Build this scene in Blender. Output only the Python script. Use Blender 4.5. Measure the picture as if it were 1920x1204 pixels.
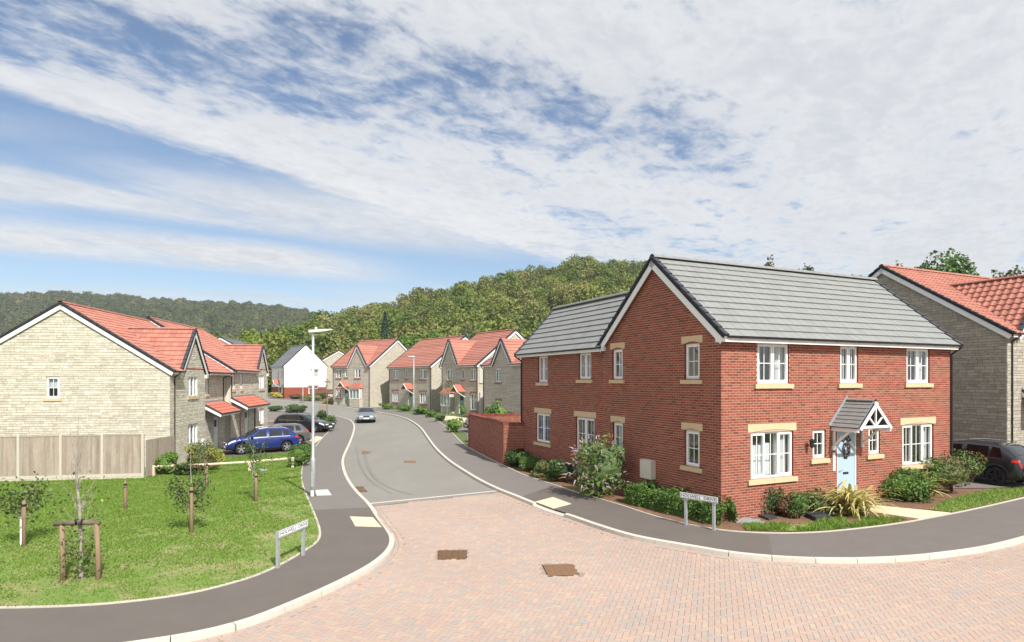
import bpy, bmesh, math, random
import numpy as np
from mathutils import Vector, Matrix
from mathutils.geometry import delaunay_2d_cdt
random.seed(7); RNG = np.random.default_rng(7)
for o in list(bpy.data.objects): bpy.data.objects.remove(o)
S = bpy.context.scene; COL = S.collection; R = math.radians

# ------------------------------------------------------------ camera
FPX, YH, ZC, CX = 1156.76, 712.53, 3.9886, 960.0      # focal length in photo pixels, horizon row, camera height
cam = bpy.data.cameras.new('camera'); co = bpy.data.objects.new('camera', cam); COL.objects.link(co)
co.location = (0, 0, ZC); co.rotation_euler = (R(90), 0, 0)
cam.sensor_width = 36; cam.lens = FPX/1920*36; cam.shift_y = (YH-602)/1920; cam.clip_end = 6000; cam.clip_start = .1
S.camera = co; S.render.resolution_x, S.render.resolution_y = 1024, 642

# ------------------------------------------------------------ sky, sun, exposure
SUN = Vector((.5*math.cos(R(44)), -.866*math.cos(R(44)), math.sin(R(44))))
w = bpy.data.worlds.new('World'); S.world = w; w.use_nodes = True
N = w.node_tree.nodes; L = w.node_tree.links; N.clear()
def nd(t, **k):
    n = N.new(t)
    for a, v in k.items(): setattr(n, a, v)
    return n
def mth(op, a, b=None, c=None, clamp=False):
    n = nd('ShaderNodeMath', operation=op, use_clamp=clamp)
    for i, x in enumerate((a, b, c)):
        if x is None: continue
        if isinstance(x, (int, float)): n.inputs[i].default_value = x
        else: L.new(x, n.inputs[i])
    return n.outputs[0]
def rng(x, a, b, c=0, d=1, smooth=True):
    n = nd('ShaderNodeMapRange', interpolation_type='SMOOTHSTEP' if smooth else 'LINEAR')
    L.new(x, n.inputs[0])
    for i, v in enumerate((a, b, c, d)): n.inputs[i+1].default_value = v
    return n.outputs[0]
sky = nd('ShaderNodeTexSky', sky_type='NISHITA', sun_disc=False, sun_elevation=R(44), sun_rotation=R(150),
         air_density=1.0, dust_density=.25, ozone_density=2.6)
tc = nd('ShaderNodeTexCoord'); sep = nd('ShaderNodeSeparateXYZ'); L.new(tc.outputs['Generated'], sep.inputs[0])
zz = mth('MAXIMUM', mth('ADD', sep.outputs[2], .02), .03)
qx, qy = mth('DIVIDE', sep.outputs[0], zz), mth('DIVIDE', sep.outputs[1], zz)     # where the view ray meets the cloud layer
def lin(a, b, c): return mth('ADD', mth('ADD', mth('MULTIPLY', qx, a), mth('MULTIPLY', qy, b)), c)
ca, sa = .6, .8                                                                     # wind streaks run along (.6,.8)
al, ac = lin(ca, sa, 0), lin(sa, -ca, 0)
def nz(sx, sy, scale, detail, rough, ox=0, dist=0, lac=2.0):
    cb = nd('ShaderNodeCombineXYZ')
    L.new(mth('MULTIPLY', al, sx), cb.inputs[0]); L.new(mth('ADD', mth('MULTIPLY', ac, sy), ox), cb.inputs[1]); cb.inputs[2].default_value = ox
    n = nd('ShaderNodeTexNoise'); n.inputs['Scale'].default_value = scale; n.inputs['Detail'].default_value = detail
    n.inputs['Roughness'].default_value = rough; n.inputs['Distortion'].default_value = dist; n.inputs['Lacunarity'].default_value = lac
    L.new(cb.outputs[0], n.inputs['Vector']); return n.outputs['Fac']
#SKYSTART
big = nz(.5, 1.0, .8, 4, .55, 3.1, .3)
mott = nz(.75, 1.0, 5.0, 7, .60, 1.7, .35)
fine = nz(.7, 1.0, 15.0, 5, .62, 2.4, .4)
fibre = nz(.16, 1.3, 2.2, 7, .6, 5.3, .5)
wob = mth('MULTIPLY', mth('SUBTRACT', big, .5), .5)
tex = mth('ADD', mth('ADD', mth('MULTIPLY', mott, .50), mth('MULTIPLY', fibre, .22)), mth('MULTIPLY', fine, .28))
dE = mth('ADD', mth('ADD', ac, 2.62), mth('ADD', mth('MULTIPLY', mth('SUBTRACT', fibre, .5), .5), mth('MULTIPLY', mth('SUBTRACT', mott, .5), .55)))    # distance behind the leading edge of the cloud sheet
farE = mth('SUBTRACT', mth('ADD', 5.3, mth('MULTIPLY', qx, .28)), mth('ADD', qy, mth('MULTIPLY', mth('SUBTRACT', tex, .5), 5.0)))
sheet = mth('MULTIPLY', rng(dE, -.03, .22), rng(farE, -.5, 1.3))
gapd = mth('ABSOLUTE', mth('SUBTRACT', mth('SUBTRACT', qy, mth('MULTIPLY', qx, .38)), 2.16))
thick = mth('SUBTRACT', .17, mth('MULTIPLY', mth('MULTIPLY', rng(gapd, .62, .10), rng(qx, 1.6, .2)), .11))     # the sheet is broken along one strip
edge = mth('MULTIPLY', rng(dE, .45, .12), .10)
cl1 = mth('MULTIPLY', rng(mth('ADD', mth('ADD', tex, thick), mth('ADD', edge, wob)), .44, .66), sheet)
def band(k, c, off, wd, xmax, amt, seed):
    """a long streak of cloud: centred on qy = k*qx + c"""
    nn = nz(.22, .55, 1.9, 7, .58, seed, .5)
    d = mth('ABSOLUTE', mth('ADD', mth('SUBTRACT', mth('SUBTRACT', qy, mth('MULTIPLY', qx, k)), c), mth('MULTIPLY', mth('SUBTRACT', nn, .5), off)))
    return mth('MULTIPLY', mth('MULTIPLY', rng(d, wd, wd*.15), rng(qx, xmax, xmax-1.2)), mth('MULTIPLY', rng(nn, .22, .5), amt))
b2 = band(.42, 4.0, 1.3, .85, .5, .88, 9.7); b3 = band(.58, 5.7, 1.0, .95, -.6, 1.0, 4.2); b4 = band(.15, 7.3, 4.0, 1.5, 1.2, .45, 7.7); b5 = band(.3, 2.9, .8, .25, -1.2, .30, 2.2)
dens = mth('MINIMUM', mth('ADD', mth('MULTIPLY', cl1, .94), mth('MAXIMUM', mth('MAXIMUM', b2, b3), mth('MAXIMUM', b4, b5))), .97)
lowhaze = rng(sep.outputs[2], .13, .0, 0, .45)
dens = mth('MULTIPLY', mth('MAXIMUM', dens, lowhaze), rng(sep.outputs[2], -.02, .01))
shade = rng(mth('ADD', mth('ADD', mth('MULTIPLY', big, .35), mth('MULTIPLY', mott, .35)), mth('MULTIPLY', fine, .3)), .38, .64, 1.0, .15)
#SKYEND
cc = nd('ShaderNodeMix', data_type='RGBA'); L.new(shade, cc.inputs[0])
cc.inputs[6].default_value = (5.0, 5.2, 5.55, 1); cc.inputs[7].default_value = (6.9, 6.95, 7.05, 1)
mx = nd('ShaderNodeMix', data_type='RGBA'); L.new(dens, mx.inputs[0]); L.new(sky.outputs[0], mx.inputs[6]); L.new(cc.outputs[2], mx.inputs[7])
bg = nd('ShaderNodeBackground'); bg.inputs[1].default_value = .096; L.new(mx.outputs[2], bg.inputs[0])
wo = nd('ShaderNodeOutputWorld'); L.new(bg.outputs[0], wo.inputs[0])
sl = bpy.data.lights.new('sun', 'SUN'); sl.energy = 4.9; sl.angle = R(.53); sl.color = (1, .96, .895)
so = bpy.data.objects.new('sun', sl); COL.objects.link(so); so.rotation_euler = SUN.to_track_quat('Z', 'Y').to_euler(); so.location = (20, -30, 40)
S.view_settings.view_transform = 'Standard'; S.view_settings.look = 'None'; S.view_settings.gamma = 1; S.view_settings.exposure = .45
S.view_settings.use_curve_mapping = False

# ------------------------------------------------------------ materials
MATS = {}
def srgb(r, g, b):
    f = lambda c: ((c/255+.055)/1.055)**2.4 if c > 10 else c/255/12.92
    return (f(r), f(g), f(b))
def M(name, cols, rough=.75, n=None, n2=None, bump=None, metal=0, spec=.4, coat=0, trans=0, stretch=None, emit=0, tex=None, isl=1.0):
    """cols: one colour, or several picked at random for each loose piece; n=(scale, amount) mottling on world position"""
    m = bpy.data.materials.new(name); m.use_nodes = True; MATS[name] = m
    T = m.node_tree; NN = T.nodes; LL = T.links; P = NN['Principled BSDF']
    P.inputs['Roughness'].default_value = rough; P.inputs['Metallic'].default_value = metal
    P.inputs['Specular IOR Level'].default_value = spec
    if coat: P.inputs['Coat Weight'].default_value = coat; P.inputs['Coat Roughness'].default_value = .04
    pos = None
    def position():
        nonlocal pos
        if pos is None:
            g = NN.new('ShaderNodeNewGeometry'); pos = g.outputs['Position']
            if stretch:
                v = NN.new('ShaderNodeMapping'); v.inputs['Scale'].default_value = stretch; LL.new(pos, v.inputs[0]); pos = v.outputs[0]
        return pos
    if isinstance(cols[0], (int, float)): cols = [cols]
    c = None
    if len(cols) > 1:
        g = NN.new('ShaderNodeNewGeometry'); oi = NN.new('ShaderNodeObjectInfo')
        a = NN.new('ShaderNodeMath'); a.operation = 'MULTIPLY_ADD'; LL.new(g.outputs['Random Per Island'], a.inputs[0]); a.inputs[1].default_value = isl; LL.new(oi.outputs['Random'], a.inputs[2])
        fr = NN.new('ShaderNodeMath'); fr.operation = 'FRACT'; LL.new(a.outputs[0], fr.inputs[0])
        cr = NN.new('ShaderNodeValToRGB'); e = cr.color_ramp.elements
        while len(e) < len(cols): e.new(.5)
        for i, x in enumerate(cols): e[i].position = i/(len(cols)-1); e[i].color = (*x, 1)
        LL.new(fr.outputs[0], cr.inputs[0]); c = cr.outputs[0]
    else:
        rgb = NN.new('ShaderNodeRGB'); rgb.outputs[0].default_value = (*cols[0], 1); c = rgb.outputs[0]
    if tex: c = tex(NN, LL, position(), c)
    for q in (n, n2):
        if not q: continue
        t = NN.new('ShaderNodeTexNoise'); t.inputs['Scale'].default_value = q[0]; t.inputs['Detail'].default_value = 5; t.inputs['Roughness'].default_value = .65
        LL.new(position(), t.inputs['Vector'])
        mr = NN.new('ShaderNodeMapRange'); mr.inputs[1].default_value = .25; mr.inputs[2].default_value = .75
        mr.inputs[3].default_value = 1-q[1]; mr.inputs[4].default_value = 1+q[1]; LL.new(t.outputs['Fac'], mr.inputs[0])
        if len(q) > 2:                                     # blend towards another colour instead
            mr.inputs[1].default_value = q[3]; mr.inputs[2].default_value = q[4]; mr.inputs[3].default_value = 0; mr.inputs[4].default_value = q[1]
            mm = NN.new('ShaderNodeMix'); mm.data_type = 'RGBA'; LL.new(mr.outputs[0], mm.inputs[0]); LL.new(c, mm.inputs[6]); mm.inputs[7].default_value = (*q[2], 1); c = mm.outputs[2]
        else:
            hs = NN.new('ShaderNodeHueSaturation'); LL.new(mr.outputs[0], hs.inputs['Value']); LL.new(c, hs.inputs['Color']); c = hs.outputs[0]
    LL.new(c, P.inputs['Base Color'])
    if bump:
        t = NN.new('ShaderNodeTexNoise'); t.inputs['Scale'].default_value = bump[0]; t.inputs['Detail'].default_value = 4; LL.new(position(), t.inputs['Vector'])
        b = NN.new('ShaderNodeBump'); b.inputs['Strength'].default_value = bump[1]; b.inputs['Distance'].default_value = bump[2] if len(bump) > 2 else .02
        LL.new(t.outputs['Fac'], b.inputs['Height']); LL.new(b.outputs[0], P.inputs['Normal'])
    if trans:
        out = NN['Material Output']; tr = NN.new('ShaderNodeBsdfTranslucent'); LL.new(c, tr.inputs[0]); ms = NN.new('ShaderNodeMixShader'); ms.inputs[0].default_value = trans
        LL.new(P.outputs[0], ms.inputs[1]); LL.new(tr.outputs[0], ms.inputs[2]); LL.new(ms.outputs[0], out.inputs[0])
    if emit: P.inputs['Emission Strength'].default_value = emit; LL.new(c, P.inputs['Emission Color'])
    return m
def glass(name, tint, refl=.5, base=.08):
    m = bpy.data.materials.new(name); m.use_nodes = True; MATS[name] = m
    T = m.node_tree; NN = T.nodes; LL = T.links; NN.remove(NN['Principled BSDF'])
    tr = NN.new('ShaderNodeBsdfTransparent'); tr.inputs[0].default_value = (*tint, 1)
    gl = NN.new('ShaderNodeBsdfGlossy'); gl.inputs['Roughness'].default_value = .015; gl.inputs[0].default_value = (.95, .97, 1, 1)
    lw = NN.new('ShaderNodeLayerWeight'); lw.inputs[0].default_value = .5; pw = NN.new('ShaderNodeMath'); pw.operation = 'POWER'; pw.inputs[1].default_value = 4; LL.new(lw.outputs['Facing'], pw.inputs[0])
    mr = NN.new('ShaderNodeMapRange'); mr.inputs[3].default_value = base; mr.inputs[4].default_value = 1; LL.new(pw.outputs[0], mr.inputs[0])
    ms = NN.new('ShaderNodeMixShader'); LL.new(mr.outputs[0], ms.inputs[0]); LL.new(tr.outputs[0], ms.inputs[1]); LL.new(gl.outputs[0], ms.inputs[2])
    LL.new(ms.outputs[0], NN['Material Output'].inputs[0]); return m
M('brick', [(.245, .056, .031), (.285, .074, .041), (.21, .048, .029), (.32, .094, .054), (.155, .040, .028), (.265, .064, .035)], .85, n=(14, .14), n2=(.45, .10), bump=(60, .25, .004))
M('mortar', (.47, .355, .27), .95, n=(5, .12))
M('stone', [(.57, .53, .43), (.645, .605, .505), (.50, .46, .365), (.61, .57, .465), (.46, .425, .35), (.665, .63, .54)], .9, n=(9, .16), bump=(22, .6, .02))
M('stone_mortar', (.30, .25, .17), .95, n=(4, .12))  # mortar colour darkened so the joints read as thin shadow lines
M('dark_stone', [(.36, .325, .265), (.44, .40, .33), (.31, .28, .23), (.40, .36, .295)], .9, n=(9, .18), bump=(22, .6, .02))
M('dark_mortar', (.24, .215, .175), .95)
M('cast_stone', (.60, .45, .28), .85, n=(6, .08), bump=(40, .2, .004))
M('render_white', (.80, .79, .74), .9, n=(1.5, .03))
M('grey_tile', [(.218, .222, .218), (.245, .25, .245), (.232, .236, .232)], .7, n=(3, .07), n2=(30, .05))
M('slate_tile', [(.16, .17, .185), (.20, .21, .22), (.18, .19, .205)], .65, n=(3, .1))
M('red_tile', [(.375, .150, .110), (.43, .185, .138), (.40, .167, .122), (.35, .135, .098)], .7, n=(1.2, .12), n2=(25, .08))
M('porch_tile', [(.40, .12, .08), (.45, .145, .098)], .7, n=(3, .1))
M('lead', (.33, .34, .36), .55, n=(8, .2), metal=.3)
M('dark_verge', (.045, .048, .058), .6)
M('upvc', (.82, .82, .81), .35, n=(.7, .03))
M('black_plastic', (.022, .022, .025), .35)
M('brown_plastic', (.06, .035, .025), .4)
M('door_blue', (.36, .48, .60), .45)
M('door_white', (.78, .77, .73), .45)
M('door_green', (.20, .28, .22), .5)
M('metal_dark', (.05, .05, .055), .4, metal=.6)
M('galvanised', (.50, .53, .55), .5, n=(9, .1), metal=.55)
M('lamp_head', (.62, .64, .66), .4)
M('sign_white', (.84, .85, .86), .4)
M('black_print', (.01, .01, .012), .5)
M('room', (.50, .47, .43), .9)
M('curtain', (.72, .70, .67), .9)
M('net', (.72, .72, .70), .9)
M('card', (.55, .36, .17), .9)
M('box_white', (.82, .82, .80), .9)
glass('pane', (.90, .93, .94), base=.07)
glass('car_glass', (.16, .18, .19), base=.06)
M('asphalt', (.222, .210, .186), .92, n=(.35, .55, (.27, .256, .228), .45, .72), n2=(42, .16), bump=(160, .35, .006), stretch=(1, .45, 1))
M('path_old', (.178, .162, .148), .92, n=(1.6, .08), n2=(90, .08), bump=(160, .3, .006))
M('path_new', (.132, .114, .101), .92, n=(1.2, .08), n2=(90, .09), bump=(160, .35, .006))
M('kerb', [(.50, .47, .40), (.55, .52, .45), (.525, .495, .425)], .9, n=(7, .10), n2=(45, .06))
M('edging', (.50, .46, .39), .9, n=(6, .12))
M('paver', [(.41, .295, .245), (.445, .33, .265), (.405, .30, .255), (.385, .32, .28), (.43, .31, .25), (.35, .31, .28), (.455, .345, .265), (.415, .295, .245)], .9, n=(.22, .09), n2=(40, .08))
M('joint_sand', (.30, .235, .185), .95, n=(20, .1))
M('flag', (.62, .545, .39), .9, n=(6, .08), bump=(30, .2, .004))
M('pale_cover', (.62, .57, .50), .9, n=(8, .08))
M('iron', (.17, .095, .05), .75, n=(18, .45), n2=(60, .3), metal=.2, bump=(90, .8, .01))
M('rust_brown', (.20, .115, .065), .85, n=(20, .4))
M('plastic_cover', (.05, .052, .055), .5, n=(9, .2))
M('soil', (.19, .105, .062), .98, n=(5, .25), n2=(40, .2), bump=(14, .8, .04))
M('gravel_grey', [(.27, .27, .27), (.34, .34, .34), (.20, .20, .21)], .9)
M('drive_cream', (.62, .52, .36), .95, n=(4, .15), n2=(50, .1))
M('wood_fence', [(.30, .25, .20), (.37, .31, .255), (.25, .205, .165), (.34, .28, .22), (.33, .29, .245)], .9, n=(7, .25), n2=(40, .15), stretch=(1, 1, .12))
M('concrete', (.50, .46, .385), .92, n=(9, .1))
M('post_wood', (.26, .175, .115), .9, n=(9, .3), stretch=(1, 1, .15), bump=(30, .4, .008))
M('rail_wood', (.60, .50, .37), .9, n=(9, .2))
M('bark', (.15, .115, .085), .95, n=(8, .35))
M('pale_bark', (.30, .27, .23), .95, n=(8, .35))
M('rubber', (.016, .016, .017), .85)
M('alloy', (.62, .62, .63), .3, metal=.8)
M('black_trim', (.018, .018, .02), .5)
M('chrome', (.75, .75, .76), .18, metal=1)
M('lens_red', (.50, .018, .015), .18, coat=.6)
M('lens_clear', (.72, .74, .76), .12, coat=.6)
M('lens_amber', (.75, .28, .04), .2)
M('plate_white', (.80, .80, .78), .4); M('plate_yellow', (.75, .52, .08), .4)
for nm, c in dict(paint_blue=(.014, .028, .165), paint_black=(.012, .013, .015), paint_grey=(.10, .105, .105), paint_silverblue=(.16, .18, .205), paint_silver=(.50, .50, .50), paint_dark=(.02, .022, .026)).items():
    M(nm, c, .32, coat=.9, metal=.25 if nm != 'paint_black' else 0)
def leafm(name, cols, trans=.25, rough=.55, isl=1.0): return M(name, cols, rough, trans=trans, spec=.3, isl=isl)
leafm('leaf_hedge', [(.075, .145, .028), (.11, .20, .038), (.06, .115, .024), (.14, .235, .05)])
leafm('leaf_dark', [(.032, .066, .018), (.048, .09, .024), (.065, .112, .03)])
leafm('leaf_light', [(.11, .20, .035), (.16, .26, .045), (.08, .16, .03)])
leafm('leaf_yellow', [(.36, .36, .05), (.28, .31, .05), (.45, .42, .08), (.16, .22, .04)])
leafm('leaf_olive', [(.13, .14, .05), (.17, .18, .065), (.09, .11, .04), (.23, .19, .08)])
leafm('leaf_red', [(.16, .07, .045), (.10, .08, .035), (.20, .10, .06)])
leafm('leaf_gold', [(.62, .50, .10), (.52, .44, .09), (.40, .36, .08), (.25, .28, .06)])
leafm('leaf_bud', [(.13, .20, .07), (.18, .255, .10), (.10, .16, .055), (.24, .30, .15)])
leafm('phormium', [(.66, .58, .24), (.58, .50, .18), (.30, .32, .09), (.70, .63, .32), (.46, .40, .14)], .25)
leafm('flower_purple', [(.40, .30, .40), (.48, .40, .46), (.30, .21, .31)], .2)
leafm('flower_spent', [(.26, .13, .065), (.33, .18, .09), (.20, .12, .06)], .2)
leafm('grass_blade', [(.16, .29, .036), (.20, .335, .046), (.235, .36, .064), (.135, .25, .030), (.32, .36, .11)], .45)
leafm('wood_near', [(0.109, 0.167, 0.030), (0.160, 0.213, 0.039), (0.083, 0.138, 0.028), (0.218, 0.241, 0.048), (0.128, 0.178, 0.034), (0.256, 0.259, 0.057), (0.147, 0.190, 0.041), (0.070, 0.115, 0.028), (0.230, 0.207, 0.075), (0.179, 0.224, 0.041), (0.282, 0.247, 0.098), (0.115, 0.167, 0.032)], .2, .7, .14)
leafm('wood_far', [(.085, .112, .040), (.060, .085, .034), (.125, .142, .052), (.10, .12, .046), (.15, .14, .068), (.052, .075, .034), (.11, .132, .050), (.072, .098, .040)], .1, .8, .16)
leafm('conifer', [(.03, .06, .03), (.045, .08, .035), (.04, .07, .04)], .1)
leafm('cedar', [(.09, .12, .10), (.06, .09, .075), (.12, .15, .12)], .1)
leafm('leaf_spring', [(.20, .27, .04), (.26, .31, .06), (.15, .22, .035)])
# ------------------------------------------------------------ terrain and pixel -> ground
def sm(a, b, x):
    if a > b: return 1-sm(b, a, x)
    t = np.clip((x-a)/(b-a), 0, 1); return t*t*(3-2*t)
def gh(X, Y):
    dip = -.66*sm(-5.5, -15, X)*sm(15, 28, Y)*(1-.6*sm(36, 62, Y))
    t = Y-45; r = .0095*(np.sqrt(t*t+64)+t) - .0095*(math.sqrt(45**2+64)-45)
    r = np.minimum(r, 2.2)
    return dip+np.where(np.asarray(Y) < 0, 0, r)
def G(x, y, off=0.):
    z = 0.
    for i in range(60):
        D = (ZC-z-off)*FPX/(y-YH); X = (x-CX)/FPX*D; z = .5*z+.5*float(gh(X, D))
    return Vector((X, D, float(gh(X, D))+off))
def GP(pts, off=0.): return [G(x, y, off) for x, y in pts]
def at(x, y, D): return Vector(((x-CX)/FPX*D, D, ZC+(YH-y)*D/FPX))
# ------------------------------------------------------------ object helpers
def mesh(name, V, F, mats, idx=None, smooth=False):
    me = bpy.data.meshes.new(name); me.from_pydata([tuple(v) for v in V] if not isinstance(V, np.ndarray) else V.tolist(), [], F if not isinstance(F, np.ndarray) else F.tolist())
    for m in (mats if isinstance(mats, (list, tuple)) else [mats]): me.materials.append(MATS[m])
    if idx is not None: me.polygons.foreach_set('material_index', idx)
    if smooth: me.polygons.foreach_set('use_smooth', [True]*len(me.polygons))
    me.update(); return me
def ob(name, me, parent=None, loc=(0, 0, 0), rot=(0, 0, 0), scale=(1, 1, 1), kind=None, label=None):
    o = bpy.data.objects.new(name, me); COL.objects.link(o); o.location = loc; o.rotation_euler = rot; o.scale = scale
    if parent: o.parent = parent
    if kind: o['kind'] = kind
    if label: o['label'] = label
    return o
def tag(o, label, cat, group=None):
    o['label'] = label; o['category'] = cat
    if group: o['group'] = group
    return o
def thing(name, label, cat, loc=(0, 0, 0), rz=0, group=None):
    return tag(ob(name, None, None, loc, (0, 0, rz)), label, cat, group)
def copy_tree(o, parent=None):
    c = o.copy(); COL.objects.link(c); c.parent = parent
    for ch in list(o.children): copy_tree(ch, c)
    return c
class MB:
    def __init__(s): s.V = []; s.F = []; s.I = []; s.m = 0
    def add(s, vs, fs):
        b = len(s.V); s.V += [tuple(v) for v in vs]; s.F += [[b+i for i in f] for f in fs]; s.I += [s.m]*len(fs); return s
    def box(s, x0, x1, y0, y1, z0, z1):
        return s.add([(x0, y0, z0), (x1, y0, z0), (x1, y1, z0), (x0, y1, z0), (x0, y0, z1), (x1, y0, z1), (x1, y1, z1), (x0, y1, z1)],
                     [(0, 3, 2, 1), (4, 5, 6, 7), (0, 1, 5, 4), (1, 2, 6, 5), (2, 3, 7, 6), (3, 0, 4, 7)])
    def prism(s, A, B):
        n = len(A); return s.add(list(A)+list(B), [list(range(n))[::-1], list(range(n, 2*n))]+[(i, (i+1) % n, n+(i+1) % n, n+i) for i in range(n)])
    def beam(s, a, b, w, h, up=(0, 0, 1)):
        a, b = Vector(a), Vector(b); d = (b-a).normalized(); r = d.cross(Vector(up))
        r = r.normalized() if r.length > 1e-6 else Vector((1, 0, 0)); u = r.cross(d).normalized()
        q = [r*(-w/2)+u*(-h/2), r*(w/2)+u*(-h/2), r*(w/2)+u*(h/2), r*(-w/2)+u*(h/2)]
        return s.prism([a+x for x in q], [b+x for x in q])
    def tube(s, pts, r, n=8, cap=True):
        pts = [Vector(p) for p in pts]; rs = r if isinstance(r, (list, tuple)) else [r]*len(pts); rings = []
        up = Vector((0, 0, 1))
        for i, p in enumerate(pts):
            d = (pts[min(i+1, len(pts)-1)]-pts[max(i-1, 0)]).normalized()
            x = d.cross(up if abs(d.z) < .95 else Vector((0, 1, 0))).normalized(); y = d.cross(x)
            rings.append([p+(x*math.cos(2*math.pi*k/n)+y*math.sin(2*math.pi*k/n))*rs[i] for k in range(n)])
        vs = [v for rg in rings for v in rg]
        fs = [(i*n+k, i*n+(k+1) % n, (i+1)*n+(k+1) % n, (i+1)*n+k) for i in range(len(pts)-1) for k in range(n)]
        if cap: fs += [list(range(n))[::-1], list(range((len(pts)-1)*n, len(pts)*n))]
        return s.add(vs, fs)
    def lathe(s, prof, n=20, axis='z', c=(0, 0, 0)):
        vs = []
        for r, h in prof:
            for k in range(n):
                a = 2*math.pi*k/n; x, y = r*math.cos(a), r*math.sin(a)
                vs.append({'z': (c[0]+x, c[1]+y, c[2]+h), 'y': (c[0]+x, c[1]+h, c[2]+y), 'x': (c[0]+h, c[1]+x, c[2]+y)}[axis])
        return s.add(vs, [(i*n+k, i*n+(k+1) % n, (i+1)*n+(k+1) % n, (i+1)*n+k) for i in range(len(prof)-1) for k in range(n)])
    def build(s, name, mats, parent=None, smooth=False, **k):
        return ob(name, mesh(name, s.V, s.F, mats, s.I if isinstance(mats, (list, tuple)) else None, smooth), parent, **k)
UB = {}
def unit_box(mat):
    if mat not in UB: UB[mat] = MB().box(-.5, .5, -.5, .5, -.5, .5) and mesh('block', *(lambda b: (b.V, b.F))(MB().box(-.5, .5, -.5, .5, -.5, .5)), mat)
    return UB[mat]
def poly_sheet(poly, zf, step=1.5, holes=()):
    """triangulated sheet over a plan polygon, following zf(x,y)"""
    def dens(P):
        out = []
        for i, a in enumerate(P):
            b = P[(i+1) % len(P)]; d = math.hypot(b[0]-a[0], b[1]-a[1]); n = max(1, int(d/step))
            out += [(a[0]+(b[0]-a[0])*k/n, a[1]+(b[1]-a[1])*k/n) for k in range(n)]
        return out
    P = dens([(p[0], p[1]) for p in poly]); n = len(P)
    xs = [p[0] for p in P]; ys = [p[1] for p in P]
    grid = []
    x = min(xs)+step/2
    while x < max(xs):
        y = min(ys)+step/2
        while y < max(ys):
            grid.append((x, y)); y += step
        x += step
    ins = inside(np.array(grid), np.array(P)) if grid else []
    pts = [Vector(p) for p in P]+[Vector(g) for g, k in zip(grid, ins) if k]
    r = delaunay_2d_cdt(pts, [(i, (i+1) % n) for i in range(n)], [list(range(n))], 1, 1e-5)
    V = [(v.x, v.y, float(zf(v.x, v.y))) for v in r[0]]
    return V, [list(f) for f in r[2]]
def inside(pts, poly):
    x, y = pts[:, 0], pts[:, 1]; res = np.zeros(len(pts), bool); n = len(poly); j = n-1
    for i in range(n):
        xi, yi = poly[i]; xj, yj = poly[j]
        c = ((yi > y) != (yj > y)) & (x < (xj-xi)*(y-yi)/(yj-yi+1e-12)+xi); res ^= c; j = i
    return res
def sheet(name, poly, off, mat, step=1.5, parent=None, skirt=0, kind='structure'):
    V, F = poly_sheet(poly, lambda x, y: gh(x, y)+off, step)
    return ob(name, mesh(name, V, F, mat), parent, kind=kind)
def resample(P, d, smooth=2):
    P = [np.array((p[0], p[1]), float) for p in P]
    for _ in range(smooth):
        Q = [P[0]]
        for a, b in zip(P, P[1:]): Q += [a*.75+b*.25, a*.25+b*.75]
        P = Q+[P[-1]]
    s = np.concatenate([[0], np.cumsum([np.linalg.norm(b-a) for a, b in zip(P, P[1:])])])
    n = max(2, int(round(s[-1]/d))+1); t = np.linspace(0, s[-1], n); A = np.array(P)
    return np.stack([np.interp(t, s, A[:, 0]), np.interp(t, s, A[:, 1])], 1)
def offset(P, d):
    t = np.gradient(P, axis=0); t /= np.linalg.norm(t, axis=1)[:, None]+1e-9
    return P+np.stack([-t[:, 1], t[:, 0]], 1)*d
def ribbon(P, d0, d1, z0, z1, bottom):
    """solid strip along P between two offsets; returns verts, faces"""
    A, B = offset(P, d0), offset(P, d1); n = len(P)
    hz = gh(P[:, 0], P[:, 1])
    V = np.concatenate([np.c_[A, hz+bottom], np.c_[A, hz+z0], np.c_[B, hz+z1], np.c_[B, hz+bottom]])
    F = [(k*n+i, k*n+i+1, (k+1)*n+i+1, (k+1)*n+i) for k in range(3) for i in range(n-1)]+[(0, n, 2*n, 3*n), (n-1, 4*n-1, 3*n-1, 2*n-1)]
    return V, F
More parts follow.
